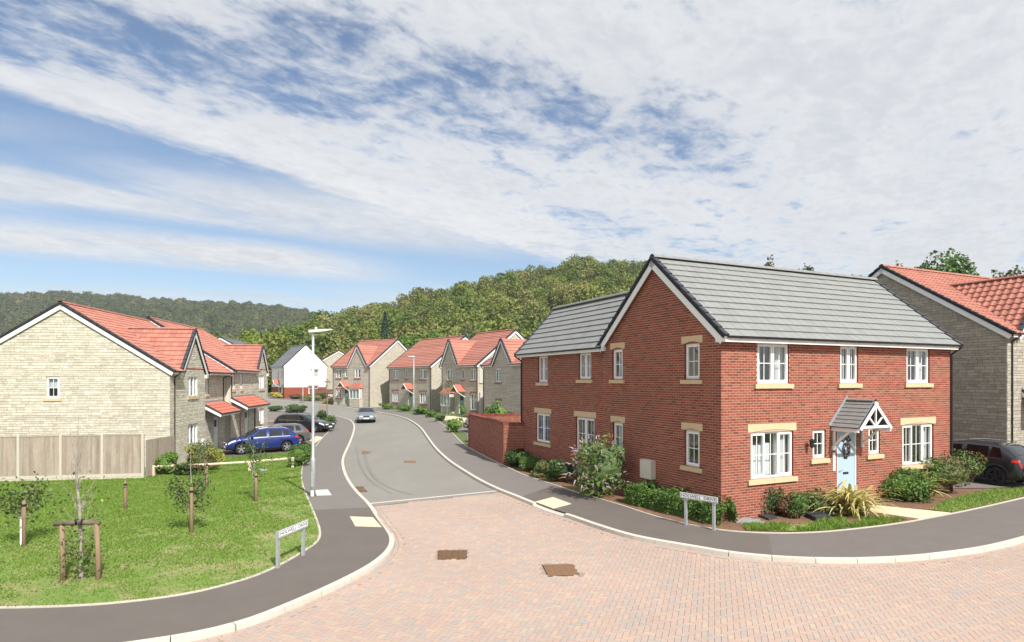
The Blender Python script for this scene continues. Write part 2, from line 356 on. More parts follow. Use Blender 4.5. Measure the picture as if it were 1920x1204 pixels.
# ------------------------------------------------------------ house kit
TILES = dict(flat=([0, .012, .988, 1], [-.012, 0, 0, -.012]),
             roman=([0, .06, .14, .22, .44, .56, .64, .72, .94, 1], [0, .030, .034, .004, .002, .030, .034, .004, .002, .004]),
             pan=([0, .12, .25, .38, .5, .62, .75, .88, 1], [.0, .026, .036, .026, .0, -.010, -.014, -.010, .0]),
             strip=([0, 1], [0, 0]))
def tile_arrays(prof, w, l, th=.044, h0=.056, h1=.012):
    px, ph = TILES[prof]; n = len(px)
    V = [(p*w, 0, h0+q-th) for p, q in zip(px, ph)]+[(p*w, 0, h0+q) for p, q in zip(px, ph)]+[(p*w, l, h1+q) for p, q in zip(px, ph)]
    F = [(k*n+i, k*n+i+1, (k+1)*n+i+1, (k+1)*n+i) for k in range(2) for i in range(n-1)]
    return np.array(V, float), F
class House:
    def __init__(s, name, label, loc, rz, cat='house', group=None, nb=300, nt=300):
        s.root = thing(name, label, cat, loc, rz, group); s.mw = Matrix.Translation(Vector(loc)) @ Matrix.Rotation(rz, 4, 'Z')
        s.pieces = []; s.tiles = []; s.nb, s.nt = nb, nt
    def dist(s, p): return (s.mw @ Vector(p)-Vector((0, 0, ZC))).length
    # ---- walls
    def wall(s, W, ax, s0, s1, z0, ze, apex=None, ops=(), mats=('mortar', 'brick'), style='brick', name='wall', reveal=None, label=None, pick=True, bandz=None):
        za = apex[1] if apex else ze
        def ext(z):
            if not apex or z <= ze: return s0, s1
            t = min(1, (z-ze)/(za-ze)); return s0+t*(apex[0]-s0), s1+t*(apex[0]-s1)
        def gaps(za_, zb_):
            return sorted((o[0], o[1]) for o in ops if o[2] < zb_-1e-6 and o[3] > za_+1e-6)
        mb = MB(); zs = sorted({z0, ze, za, *[o[2] for o in ops], *[o[3] for o in ops], *( [bandz] if bandz else [])}); zs = [z for z in zs if z0 <= z <= za]
        for a, b in zip(zs, zs[1:]):
            if b-a < 1e-5: continue
            l0, r0 = ext(a+1e-9); l1, r1 = ext(b); cur0, cur1 = l0, l1
            mb.m = 2 if (bandz and b <= bandz+1e-6) else 0
            for g in gaps(a, b)+[None]:
                e0, e1 = (g[0], g[0]) if g else (r0, r1)
                mb.add([W(cur0, a, 0), W(e0, a, 0), W(e1, b, 0), W(cur1, b, 0)], [(0, 1, 2, 3)])
                if g: cur0 = cur1 = g[1]
        mb.m = 1
        for o in ops:
            a, b, c, d = o[:4]
            for q in (((a, c), (a, d)), ((a, d), (b, d)), ((b, d), (b, c)), ((b, c), (a, c))):
                mb.add([W(*q[0], .005), W(*q[1], .005), W(*q[1], -.12), W(*q[0], -.12)], [(0, 1, 2, 3)])
        ml = [mats[0], reveal or mats[1]]+(['brick'] if bandz else [])
        wo_ = mb.build(name, ml, s.root)
        if label: wo_['label'] = label
        if style is None: return wo_
        z = z0; row = 0; rnd = random.Random(int(s0*100+s1*10+len(s.pieces)))
        P = []
        while z < za-.03:
            if style == 'brick': hgt = .062; step = .075
            else: step = rnd.choice((.085, .105, .13, .15)); hgt = step-.014
            top = min(z+hgt, za); l, r = ext(top) if apex else (s0, s1)
            ivs = []; cur = l
            for g in sorted((o[0], o[1]) for o in ops if min(o[3], top)-max(o[2], z) > .3*hgt): ivs.append((cur, g[0])); cur = g[1]
            ivs.append((cur, r))
            if top-z > .03:
                if style == 'brick':
                    x = s0-(.1125 if row % 2 else 0)
                    while x < r:
                        for a, b in ivs:
                            p, q = max(x, a), min(x+.212, b)
                            if q-p > .03: P.append((p, q, z, top, .003+.002*rnd.random()))
                        x += .225
                else:
                    for a, b in ivs:
                        x = a
                        while x < b-.02:
                            ln = rnd.uniform(.16, .48); q = min(x+ln, b)
                            if b-q < .09: q = b
                            P.append((x, q-.012, z, top-rnd.random()*.006, .008+.014*rnd.random())); x = q
            z += step; row += 1
        for p in P:
            A, B = W(p[0], p[2], -.03), W(p[1], p[3], p[4]); c = [(A[i]+B[i])/2 for i in range(3)]; e = [abs(A[i]-B[i]) for i in range(3)]
            s.pieces.append((c, e, wo_, mats[1], style, pick and (p[1]-p[0]) > .14))
        return wo_
    def finish(s):
        idx = sorted((i for i, p in enumerate(s.pieces) if p[5]), key=lambda i: s.dist(s.pieces[i][0]))[:s.nb]; single = set(idx)
        for i in idx:
            c, e, wo_, mt, st, _ = s.pieces[i]
            ob('brick' if st == 'brick' else 'stone', unit_box(mt), wo_, c, (0, 0, 0), e)
        rest = {}
        for i, p in enumerate(s.pieces):
            if i not in single: rest.setdefault((p[2].name, p[3]), []).append(p)
        q = np.array([(-.5, -.5, -.5), (.5, -.5, -.5), (.5, .5, -.5), (-.5, .5, -.5), (-.5, -.5, .5), (.5, -.5, .5), (.5, .5, .5), (-.5, .5, .5)])
        fq = np.array([(0, 3, 2, 1), (4, 5, 6, 7), (0, 1, 5, 4), (1, 2, 6, 5), (2, 3, 7, 6), (3, 0, 4, 7)])
        for (wn, mt), ps in rest.items():
            C = np.array([p[0] for p in ps]); E_ = np.array([p[1] for p in ps])
            V = (C[:, None, :]+q[None]*E_[:, None, :]).reshape(-1, 3); F = (fq[None]+8*np.arange(len(ps))[:, None, None]).reshape(-1, 4)
            ob('brickwork' if ps[0][4] == 'brick' else 'stonework', mesh('masonry', V, F, mt), ps[0][2], kind='stuff')
        # tiles
        idx = sorted((i for i, t in enumerate(s.tiles) if t[3]), key=lambda i: s.dist(s.tiles[i][1].translation))[:s.nt]; single = set(idx)
        for i in idx:
            me, m4, ro, _ = s.tiles[i]; o = ob('tile', me, ro); o.matrix_local = m4
        rest = {}
        for i, t in enumerate(s.tiles):
            if i not in single: rest.setdefault((t[2].name, t[0].name), []).append(t)
        for ts in rest.values():
            me = ts[0][0]; B = np.array([tuple(v.co)+(1,) for v in me.vertices]); F0 = np.array([list(p.vertices) for p in me.polygons])
            V = np.concatenate([(B @ np.array(t[1]).T)[:, :3] for t in ts]); F = (F0[None]+len(B)*np.arange(len(ts))[:, None, None]).reshape(-1, F0.shape[1])
            ob('tile_field', mesh('tile_field', V, F, me.materials[0].name), ts[0][2], kind='stuff')
    # ---- roof slope: O eave corner, a along the eave, b up the slope
    def slope(s, O, a, b, La, Lb, mat, prof='flat', tw=.33, gauge=.345, ro=None, pick=True, name='roof', cut=None):
        O, a, b = Vector(O), Vector(a).normalized(), Vector(b).normalized(); n = a.cross(b)
        if n.z < 0: n = -n
        P = [O, O+a*La, O+a*La+b*Lb, O+b*Lb]
        rows = max(1, int(round(Lb/gauge))); g = Lb/rows
        if ro is None:
            mb = MB()
            for x0, x1, y0 in ([(0, La, 0)] if not cut else [(0, cut[0], 0), (cut[0], cut[1], g), (cut[1], La, 0)]):
                if x1-x0 < .02: continue
                P = [O+a*x0+b*y0, O+a*x1+b*y0, O+a*x1+b*Lb, O+a*x0+b*Lb]; mb.prism([p-n*.06 for p in P], P)
            ro = mb.build(name, 'dark_verge', s.root)
        strip = prof == 'strip'; cols = 1 if strip else max(1, int(round(La/tw))); t = La/cols
        key = (prof, mat, round(t, 4), round(g, 4))
        if key not in TM:
            V, F = tile_arrays(prof, t-(0 if prof in ('roman', 'pan', 'strip') else .003), g*1.12); TM[key] = mesh('tile', V, F, mat)
        for r in range(rows):
            for c in range(cols):
                if cut and r == 0:
                    if strip:
                        for x0, x1 in ((0, cut[0]), (cut[1], La)):
                            if x1-x0 < .1: continue
                            V, F = tile_arrays('strip', x1-x0, g*1.12); p = O+a*x0-b*.03; m4 = Matrix(((a.x, b.x, n.x, p.x), (a.y, b.y, n.y, p.y), (a.z, b.z, n.z, p.z), (0, 0, 0, 1))); s.tiles.append((mesh('tile', V, F, mat), m4, ro, False))
                        continue
                    if cut[0] < (c+.5)*t < cut[1]: continue
                p = O+a*(c*t)+b*(r*g-.03)+n*(random.uniform(-.002, .002))
                m4 = Matrix(((a.x, b.x, n.x, p.x), (a.y, b.y, n.y, p.y), (a.z, b.z, n.z, p.z), (0, 0, 0, 1)))
                s.tiles.append((TM[key], m4, ro, pick and not strip))
        return ro
    def ridge(s, A, B, mat, ro, r=.13, each=True):
        A, B = Vector(A), Vector(B); d = B-A; n = max(1, int(round(d.length/.45))); l = d.length/n; u = d.normalized(); sd = u.cross(Vector((0, 0, 1))).normalized()
        pr = [(math.cos(k*math.pi/6)*r, math.sin(k*math.pi/6)*r*.85) for k in range(7)]
        if each:
            mb = MB()
            for x0, x1, q in ((.004, l-.004, 1.0), (l-.05, l+.03, 1.04)):
                mb.add([(x0, y*q, z*q) for y, z in pr]+[(x1, y*q, z*q) for y, z in pr], [(i, i+1, 8+i, 7+i) for i in range(6)])
            me = mesh('ridge_tile', mb.V, mb.F, mat)
            for k in range(n):
                o = ob('ridge_tile', me, ro); p = A+u*(k*l)
                o.matrix_local = Matrix(((u.x, sd.x, 0, p.x), (u.y, sd.y, 0, p.y), (u.z, sd.z, 1, p.z), (0, 0, 0, 1)))
        else:
            mb = MB().add([A+sd*y+Vector((0, 0, z)) for y, z in pr]+[B+sd*y+Vector((0, 0, z)) for y, z in pr], [(i, i+1, 8+i, 7+i) for i in range(6)])
            mb.build('ridge', mat, ro)
    def verge(s, E, T, out, gauge=.345, board=True, bh=.2, n_saw=True, mat='dark_verge'):
        """dry verge and bargeboard from eave point E to ridge point T, out = outward normal of the gable"""
        E, T, out = Vector(E), Vector(T), Vector(out); d = (T-E); Ls = d.length; d.normalize(); n = out.cross(d)
        if n.z < 0: n = -n
        mb = MB(); k = max(1, int(round(Ls/gauge))); g = Ls/k
        for i in range(k):
            a = E+d*(i*g-.03); b = E+d*((i+1)*g+.01); q = lambda p, o_, h_: p+out*o_+n*h_
            mb.prism([q(a, -.10, .03), q(a, .05, .03), q(a, .05, -.06), q(a, .035, -.06), q(a, .03, .075), q(a, -.10, .075)][:3]+[q(a, .05, .095), q(a, -.10, .095)],
                     [q(b, -.10, .03), q(b, .05, .03), q(b, .05, -.06)]+[q(b, .05, .055), q(b, -.10, .055)])
        v = mb.build('verge', mat, s.root)
        if board:
            q = lambda p, o_, h_: p+out*o_+n*h_
            MB().prism([q(E, -.01, -.065), q(E, .018, -.065), q(E, .018, -.065-bh), q(E, -.01, -.065-bh)], [q(T, -.01, -.065), q(T, .018, -.065), q(T, .018, -.065-bh), q(T, -.01, -.065-bh)]).build('bargeboard', 'upvc', s.root)
    def eave(s, A, B, out, ze, depth=.25, gut=True, fh=.16, soffit=True, brackets=True):
        """fascia along A->B (plan points at the outer edge), out = outward"""
        A, B, out = Vector((A[0], A[1], 0)), Vector((B[0], B[1], 0)), Vector(out); d = (B-A).normalized(); up = Vector((0, 0, 1))
        P = lambda p, o_, z: p+out*o_+up*z
        mb = MB().prism([P(A, 0, ze-.02), P(A, .018, ze-.02), P(A, .018, ze+fh), P(A, 0, ze+fh)], [P(B, 0, ze-.02), P(B, .018, ze-.02), P(B, .018, ze+fh), P(B, 0, ze+fh)])
        if soffit: mb.prism([P(A, 0, ze), P(A, -depth, ze), P(A, -depth, ze+.012), P(A, 0, ze+.012)], [P(B, 0, ze), P(B, -depth, ze), P(B, -depth, ze+.012), P(B, 0, ze+.012)])
        mb.build('fascia', 'upvc', s.root)
        if gut:
            c = .07; r = .058; pr = [(c+math.cos(math.pi+k*math.pi/8)*r, math.sin(math.pi+k*math.pi/8)*r) for k in range(9)]
            pr2 = [(c+math.cos(2*math.pi-k*math.pi/8)*(r-.006), math.sin(2*math.pi-k*math.pi/8)*(r-.006)) for k in range(9)]
            z = ze+fh-.02; pr = pr+pr2; A2, B2 = A-d*.06, B+d*.06
            g = MB().prism([P(A2, x, z+y) for x, y in pr], [P(B2, x, z+y) for x, y in pr])
            if brackets:
                nb = int((B-A).length/.9)
                for k in range(nb):
                    p = A+d*((k+.5)*(B-A).length/nb); g.prism([P(p-d*.015, x*1.04, z+y*1.1-.003) for x, y in pr[:9]], [P(p+d*.015, x*1.04, z+y*1.1-.003) for x, y in pr[:9]])
            g.build('gutter', 'black_plastic', s.root)
    def downpipe(s, top, wallpt, zb, mat='black_plastic', r=.034):
        top, w_ = Vector(top), Vector(wallpt)
        MB().tube([top, top-Vector((0, 0, .08)), w_+Vector((0, 0, top.z-.30)), w_+Vector((0, 0, top.z-.42)), w_+Vector((0, 0, zb))], r, 8).build('downpipe', mat, s.root)
    # ---- windows and doors
    def window(s, W, s0, s1, z0, z1, lights=('o', 'o'), bars=(1, 1), dress=None, detail=2, room=True, d0=-.05, fr=.055):
        mb = MB(); d1 = d0-.07
        def bx(m, a, b, c, d, e, f):
            A, B = W(a, c, e), W(b, d, f); m.box(min(A[0], B[0]), max(A[0], B[0]), min(A[1], B[1]), max(A[1], B[1]), min(A[2], B[2]), max(A[2], B[2]))
        bx(mb, s0, s1, z0, z0+fr, d0, d1); bx(mb, s0, s1, z1-fr, z1, d0, d1); bx(mb, s0, s0+fr, z0+fr, z1-fr, d0, d1); bx(mb, s1-fr, s1, z0+fr, z1-fr, d0, d1)
        if detail: bx(mb, s0-.01, s1+.01, z0-.03, z0-.002, d0+.035, d1)                      # sub-sill
        n = len(lights); iw = (s1-s0-2*fr-(n-1)*fr*.8)/n; x = s0+fr
        boxes = []
        for i, t in enumerate(lights):
            boxes.append((x, x+iw, t)); x += iw
            if i < n-1: bx(mb, x, x+fr*.8, z0+fr, z1-fr, d0, d1)
            x += fr*.8
        wo_ = mb.build('window', 'upvc', s.root)
        for a, b, t in boxes:
            c, d = z0+fr, z1-fr
            if t == 'o' and detail:
                m = MB(); k = .045
                bx(m, a-.012, b+.012, c-.012, c+k, d0+.018, d1+.01); bx(m, a-.012, b+.012, d-k, d+.012, d0+.018, d1+.01); bx(m, a-.012, a+k, c+k, d-k, d0+.018, d1+.01); bx(m, b-k, b+.012, c+k, d-k, d0+.018, d1+.01)
                m.build('casement', 'upvc', wo_); a, b, c, d = a+k, b-k, c+k, d-k
            m = MB(); bx(m, a, b, c, d, d0-.028, d0-.034); m.build('pane', 'pane', wo_)
            if bars[0] or bars[1]:
                m = MB()
                for j in range(bars[0]):
                    p = a+(b-a)*(j+1)/(bars[0]+1); bx(m, p-.011, p+.011, c, d, d0-.018, d0-.026)
                for j in range(bars[1]):
                    p = c+(d-c)*(j+1)/(bars[1]+1); bx(m, a, b, p-.011, p+.011, d0-.0175, d0-.0265)
                m.build('glazing_bar', 'upvc', wo_)
        if room:
            m = MB(); e0, e1 = d1-.01, d1-1.4; a, b, c, d = s0+.01, s1-.01, z0+.01, z1-.01; a2, b2, c2, d2 = a-.5, b+.5, c-.3, d+.15
            for q in ([(a2, c2), (b2, c2)], [(b2, c2), (b2, d2)], [(b2, d2), (a2, d2)], [(a2, d2), (a2, c2)]):
                m.add([W(*q[0], e0), W(*q[1], e0), W(*q[1], e1), W(*q[0], e1)], [(0, 1, 2, 3)])
            m.add([W(a2, c2, e1), W(b2, c2, e1), W(b2, d2, e1), W(a2, d2, e1)], [(0, 1, 2, 3)])
            for q in (((a2, c2), (a, c2), (a, d2), (a2, d2)), ((b, c2), (b2, c2), (b2, d2), (b, d2)), ((a, c2), (b, c2), (b, c), (a, c)), ((a, d), (b, d), (b, d2), (a, d2))):
                m.add([W(*p, e0) for p in q], [(0, 1, 2, 3)])
            m.build('room_lining', 'room', wo_)
        def drape(a, b, c, d, mt, amp=.025, off=.10):
            m = MB(); k = max(6, int((b-a)/.03)); pts = [(a+(b-a)*i/k, amp*math.sin(i*1.9+a*7)) for i in range(k+1)]
            m.add([W(p, c, d1-off+q) for p, q in pts]+[W(p, d, d1-off+q*.7) for p, q in pts], [(i, i+1, k+2+i, k+1+i) for i in range(k)]); m.build('curtain', mt, wo_, smooth=True)
        ww = s1-s0
        if dress == 'sides': drape(s0+.04, s0+.04+ww*.22, z0+.05, z1-.05, 'curtain'); drape(s1-.04-ww*.22, s1-.04, z0+.05, z1-.05, 'curtain')
        if dress == 'net': drape(s0+.04, s1-.04, z0+.05, z1-.05, 'net', .012)
        if dress == 'left': drape(s0+.04, s0+ww*.42, z0+.05, z1-.05, 'curtain')
        if dress == 'right': drape(s1-ww*.35, s1-.04, z0+.05, z1-.05, 'curtain')
        if dress == 'blind': drape(s0+.04, s1-.04, z0+(z1-z0)*.45, z1-.05, 'net', .004)
        return wo_
    def block(s, name, W, s0, s1, z0, z1, d0, d1, mat, parent=None):
        A, B = W(s0, z0, d0), W(s1, z1, d1)
        return MB().box(*[f(A[i], B[i]) for i in range(3) for f in (min, max)]).build(name, mat, parent or s.root)
    def sill(s, W, s0, s1, z0, z1, over=.11, d=.07, mat='cast_stone'): return s.block('sill', W, s0-over, s1+over, z0, z1, -.1, d, mat)
    def lintel(s, W, s0, s1, z0, z1, over=.11, mat='cast_stone', arch=True):
        if not arch: return s.block('lintel', W, s0-over, s1+over, z0, z1, -.06, .016, mat)
        a, b = s0-over, s1+over; k = 8
        bot = [(a, z0), (s0, z0)]+[(s0+(s1-s0)*i/k, z0+.055*math.sin(math.pi*i/k)) for i in range(1, k)]+[(s1, z0), (b, z0)]
        poly = bot+[(b, z1), (a, z1)]
        l = MB().prism([W(x, z, -.05) for x, z in poly], [W(x, z, .016) for x, z in poly]).build('lintel', mat, s.root)
        fill = [(s0, z0-.01), (s1, z0-.01)]+[(s1-(s1-s0)*i/k, z0+.055*math.sin(math.pi*i/k)) for i in range(1, k)]
        MB().prism([W(x, z, -.05) for x, z in fill], [W(x, z, -.012) for x, z in fill]).build('lintel_recess', mat, l)
        return l
TM = {}
def Wf(v0=0.): return lambda s, z, d: (s, v0-d, z)
def Wl(u0=0.): return lambda s, z, d: (u0-d, s, z)
def Wr(u0): return lambda s, z, d: (u0+d, s, z)
def gable_roof(h, u0, u1, v0, v1, ze, zr, mat, prof, over=.25, vg=(.1, .1), gauge=.345, tw=.33, fh=.16, both=True, ridge_each=True, pick=True, gut=True, verge=(True, True), rmat=None, axis='u', rows_pick=None, board=True, cut=None):
    """gable roof with its ridge along u (or v); soffit at ze, deck apex at zr"""
    T = (lambda a, b, z: (a, b, z)) if axis == 'u' else (lambda a, b, z: (b, a, z))
    zE = ze+fh-.03; vm = (v0+v1)/2; tan = (zr-zE)/(vm-v0+over); a0, a1 = u0-vg[0], u1+vg[1]
    Lb = math.hypot(vm-v0+over, zr-zE); ro = None
    ad = Vector(T(1, 0, 0)); b1 = Vector(T(0, vm-v0+over, zr-zE)); b2 = Vector(T(0, -(v1+over-vm), zr-zE))
    ro = h.slope(T(a0, v0-over, zE), ad, b1, a1-a0, Lb, mat, prof, tw, gauge, pick=pick, cut=(max(0, cut[0]-a0), min(a1-a0, cut[1]-a0)) if cut else None)
    if both: h.slope(T(a0, v1+over, zE), ad, b2, a1-a0, Lb, mat, prof, tw, gauge, pick=pick and both != 'nopick')
    h.ridge(T(a0-.02, vm, zr+.02), T(a1+.02, vm, zr+.02), rmat or mat, ro, each=ridge_each)
    for k, (a, on, o_) in enumerate(((a0, verge[0], -1), (a1, verge[1], 1))):
        if not on: continue
        out = Vector(T(o_, 0, 0))
        h.verge(T(a, v0-over, zE), T(a, vm, zr), out, gauge, board); h.verge(T(a, v1+over, zE), T(a, vm, zr), out, gauge, board)
    if gut:
        for e0, e1 in ([(a0+.06, a1-.06)] if not cut else [(a0+.06, cut[0]), (cut[1], a1-.06)]):
            if e1-e0 > .3: h.eave(T(e0, v0-over+.02, 0), T(e1, v0-over+.02, 0), T(0, -1, 0), ze, over, fh=fh)
    return ro, zE, tan, zE+over*tan-.075       # last: height where the deck meets the wall face
# ------------------------------------------------------------ the red brick house
TH = R(90-64.885); RC = Vector(((1352-CX)/FPX*17.3168, 17.3168, 0))
H = House('brick_house', 'red brick corner house with grey tiled roof and pale blue front door', RC, TH)
F, GA = Wf(), Wl(); LU, LV, WV = 10.69, 5.86, 12.95
ro, zE, tan, zd = gable_roof(H, 0, LU, 0, LV, 5.07, 7.93, 'grey_tile', 'flat', over=.26, vg=(.11, .11), gauge=.36, tw=.335, both='nopick')
fops = [(1.38, 2.67, 3.89, 5.07), (4.92, 5.76, 3.90, 5.07), (8.21, 9.46, 3.89, 5.07), (1.12, 2.84, 1.12, 2.47), (3.68, 4.26, 1.58, 2.46), (4.77, 5.72, .12, 2.46), (6.27, 6.84, 1.58, 2.46), (7.99, 9.68, 1.12, 2.48)]
H.wall(F, 'x', 0, LU, -.25, 5.07, ops=fops, label='sunlit red brick front wall')
gops = [(.86, 1.51, 4.01, 5.08), (4.70, 5.33, 4.01, 5.08), (.86, 1.51, 1.41, 2.48), (4.69, 5.30, 1.41, 2.48)]
H.wall(GA, 'y', 0, LV, -.25, zd, apex=(LV/2, 7.83), ops=gops, label='shaded red brick gable wall')
H.wall(Wr(LU), 'y', 0, LV, -.25, zd, apex=(LV/2, 7.83), ops=[], style=None, mats=('brick', 'brick'), name='side_wall')
H.block('back_wall', F, 4.0, LU, -.25, 5.2, -LV+.02, -LV, 'brick')
for k, (a, b, c, d) in enumerate(fops[:3]):
    H.window(F, a, b, c, d, ('o', 'o'), (1, 1), ('sides', 'sides', 'right')[k]); H.sill(F, a, b, 3.74, 3.87, .13)
for k in (3, 7):
    a, b, c, d = fops[k]; wn = H.window(F, a, b, c, d, ('o', 'f', 'o'), (1, 1), 'right' if k == 3 else 'sides')
    for x0, x1 in ((a-.13, (a+b)/2-.004), ((a+b)/2+.004, b+.13)): H.block('sill', F, x0, x1, .96, 1.09, -.1, .07, 'cast_stone')
    H.lintel(F, a, b, 2.475, 2.71, .12)
for x, w_, z0_, z1_, mt in ((1.30, .33, 1.15, 2.05, 'box_white'), (1.95, .24, 1.15, 2.1, 'box_white'), (2.02, .26, 1.15, 1.55, 'card'), (1.7, .25, 1.15, 1.42, 'box_white'), (1.62, .2, 1.15, 2.05, 'box_white')):
    b_ = MB().box(x, x+w_, .24+x*.03, .42+x*.03, z0_, z1_); o_ = b_.build('carton', mt, None, loc=RC, rot=(0, 0, TH)); tag(o_, {('box_white', 1.30): 'tall white carton at the end of the row inside the wide ground floor window', ('box_white', 1.95): 'tall white carton behind the brown box inside the wide ground floor window', ('card', 2.02): 'brown cardboard box inside the wide ground floor window', ('box_white', 1.7): 'low white carton inside the wide ground floor window', ('box_white', 1.62): 'tall white carton in the middle of the wide ground floor window'}[(mt, x)], 'carton', 'cartons stacked inside the window')
for k in (4, 6):
    a, b, c, d = fops[k]; H.window(F, a, b, c, d, ('o',), (1, 1), None); H.sill(F, a, b, 1.43, 1.56, .12)
for a, b, c, d in gops:
    H.window(GA, a, b, c, d, ('o',), (1, 1), 'net' if a > 3 else None, d0=-.06); H.sill(GA, a, b, c-.14, c-.02, .13); H.lintel(GA, a, b, d+.005, d+.225, .13)
# front door
dr = H.block('door', F, 4.84, 5.65, .16, 2.38, -.10, -.055, 'door_blue')
H.block('door_frame', F, 4.77, 4.84, .12, 2.46, -.12, -.03, 'upvc'); H.block('door_frame', F, 5.65, 5.72, .12, 2.46, -.12, -.03, 'upvc'); H.block('door_frame', F, 4.84, 5.65, 2.38, 2.46, -.12, -.03, 'upvc')
H.block('threshold', F, 4.72, 5.77, -.2, .13, -.12, .06, 'cast_stone')
fan = MB()
for k in range(5):
    a0, a1 = R(8+k*33.5), R(8+k*33.5+26); c0 = (5.245, 2.0)
    pts = [(c0[0]+math.cos(a0)*.07, c0[1]+math.sin(a0)*.07), (c0[0]+math.cos(a0)*.27, c0[1]+math.sin(a0)*.27), (c0[0]+math.cos(a1)*.27, c0[1]+math.sin(a1)*.27), (c0[0]+math.cos(a1)*.07, c0[1]+math.sin(a1)*.07)]
    fan.prism([F(x, z, -.056) for x, z in pts], [F(x, z, -.05) for x, z in pts])
fan.build('fanlight', 'black_trim', dr)
lb = MB().box(5.12, 5.37, .045, .06, 1.0, 1.07).box(5.14, 5.35, .04, .046, 1.015, 1.055); lb.build('letterbox', 'metal_dark', dr)
MB().tube([(4.92, .03, 1.15), (4.92, -.01, 1.15), (5.04, -.01, 1.15)], .012, 6).build('door_handle', 'chrome', dr)
MB().box(5.17, 5.32, .045, .055, 1.48, 1.66).build('door_plaque', 'metal_dark', dr)
# canopy over the door
cp = ob('door_canopy', None, H.root); cz, ct = 2.55, .86; cu0, cu1, cm = 4.48, 6.01, 5.245; cd = .92
def cslope(sg):
    e = Vector((cm+sg*(cu1-cu0)/2, -cd, cz)); r_ = Vector((cm, -cd, cz+.80)); b = r_-e; Lb = b.length; b.normalize(); a = Vector((0, 1, 0)); n = a.cross(b); n = n if n.z > 0 else -n
    MB().prism([e-n*.04, e+a*cd-n*.04, e+a*cd+b*Lb-n*.04, e+b*Lb-n*.04], [e, e+a*cd, e+a*cd+b*Lb, e+b*Lb]).build('canopy_deck', 'dark_verge', cp)
    V, F_ = tile_arrays('flat', .166-.003, .17, .016, .03, .01); me = mesh('tile', V, F_, 'grey_tile')
    for r in range(7):
        for c in range(6):
            p = e+a*(c*cd/6)+b*(r*Lb/7-.015); o = ob('tile', me, cp); o.matrix_local = Matrix(((a.x, b.x, n.x, p.x), (a.y, b.y, n.y, p.y), (a.z, b.z, n.z, p.z), (0, 0, 0, 1)))
    q = Vector((0, -1, 0)); f0, f1 = e+q*.03-n*.03, r_+q*.03-n*.03
    MB().prism([f0, f0+q*.03, f0+q*.03-n*.09, f0-n*.09], [f1, f1+q*.03, f1+q*.03-n*.09, f1-n*.09]).build('bargeboard', 'upvc', cp)
    MB().prism([e+b*.02-n*.04, e+b*.02-n*.04+a*cd, e+a*cd-Vector((0, 0, .14)), e-Vector((0, 0, .14))], [e+b*.02-n*.04-Vector((sg*.05, 0, 0)), e+b*.02-n*.04+a*cd-Vector((sg*.05, 0, 0)), e+a*cd-Vector((sg*.05, 0, .14)), e-Vector((sg*.05, 0, .14))]).build('side_rail', 'upvc', cp)
    x = cm+sg*.66
    MB().beam((x, -cd+.30, cz-.08), (x, -.06, cz-.58), .055, .055).beam((x, -.04, cz-.08), (x, -.04, cz-.72), .06, .06).beam((x, -cd+.02, cz-.06), (x, -.02, cz-.06), .055, .055).build('gallows_bracket', 'upvc', cp)
    MB().beam((cm+sg*.03, -cd-.02, cz+.06), (cm+sg*.36, -cd-.02, cz+.36), .036, .042, (0, 1, 0)).build('truss_strut', 'upvc', cp)
cslope(-1); cslope(1)
MB().beam((cu0+.14, -cd-.02, cz+.02), (cu1-.14, -cd-.02, cz+.02), .04, .075).beam((cm, -cd-.02, cz+.06), (cm, -cd-.02, cz+.66), .036, .045, (0, 1, 0)).build('truss', 'upvc', cp)
rd = MB(); rd.add([(cm+math.cos(k*math.pi/6)*.08, -cd-.03, cz+.80+math.sin(k*math.pi/6)*.06) for k in range(7)]+[(cm+math.cos(k*math.pi/6)*.08, 0, cz+.80+math.sin(k*math.pi/6)*.06) for k in range(7)], [(i, i+1, 8+i, 7+i) for i in range(6)]); rd.build('ridge', 'grey_tile', cp)
MB().prism([(cu0-.02, -.012, cz+.0), (cm, -.012, cz+.86), (cm, -.012, cz+.98), (cu0-.1, -.012, cz+.05)], [(cu0-.02, 0, cz+.0), (cm, 0, cz+.86), (cm, 0, cz+.98), (cu0-.1, 0, cz+.05)]).build('flashing', 'lead', cp)
# wall lantern, bell panel, meter box, pipes
MB().tube([(3.43, 0, 2.0), (3.43, -.10, 2.02), (3.43, -.16, 2.12), (3.43, -.18, 2.2)], .014, 6).lathe([(.02, .24), (.10, .18), (.075, .17), (.055, -.02), (.02, -.05)], 6, 'z', (3.43, -.18, 1.98)).build('wall_lantern', 'black_plastic', H.root)
H.block('house_number_panel', F, 4.56, 4.66, 1.15, 1.72, .004, .03, 'sign_white'); H.block('bell_box', F, 4.52, 4.68, 1.80, 1.93, .004, .06, 'upvc')
m_ = H.block('meter_box', GA, 2.88, 3.46, .78, 1.38, .004, .2, 'pale_cover'); H.block('meter_pipe', GA, 3.33, 3.37, -.1, .78, .03, .07, 'upvc', m_)
H.downpipe((LU+.03, -.33, 5.20), (LU-.03, -.05, 0), -.1)
H.eave((0, LV+.25), (4, LV+.25), (0, 1, 0), 5.07, gut=False)
for v0_, v1_ in ((-.28, .10), (LV-.10, LV+.28)): H.block('box_end', GA, v0_, v1_, 5.05, 5.27 if v0_ < 0 else 5.22, .0, .115, 'upvc')
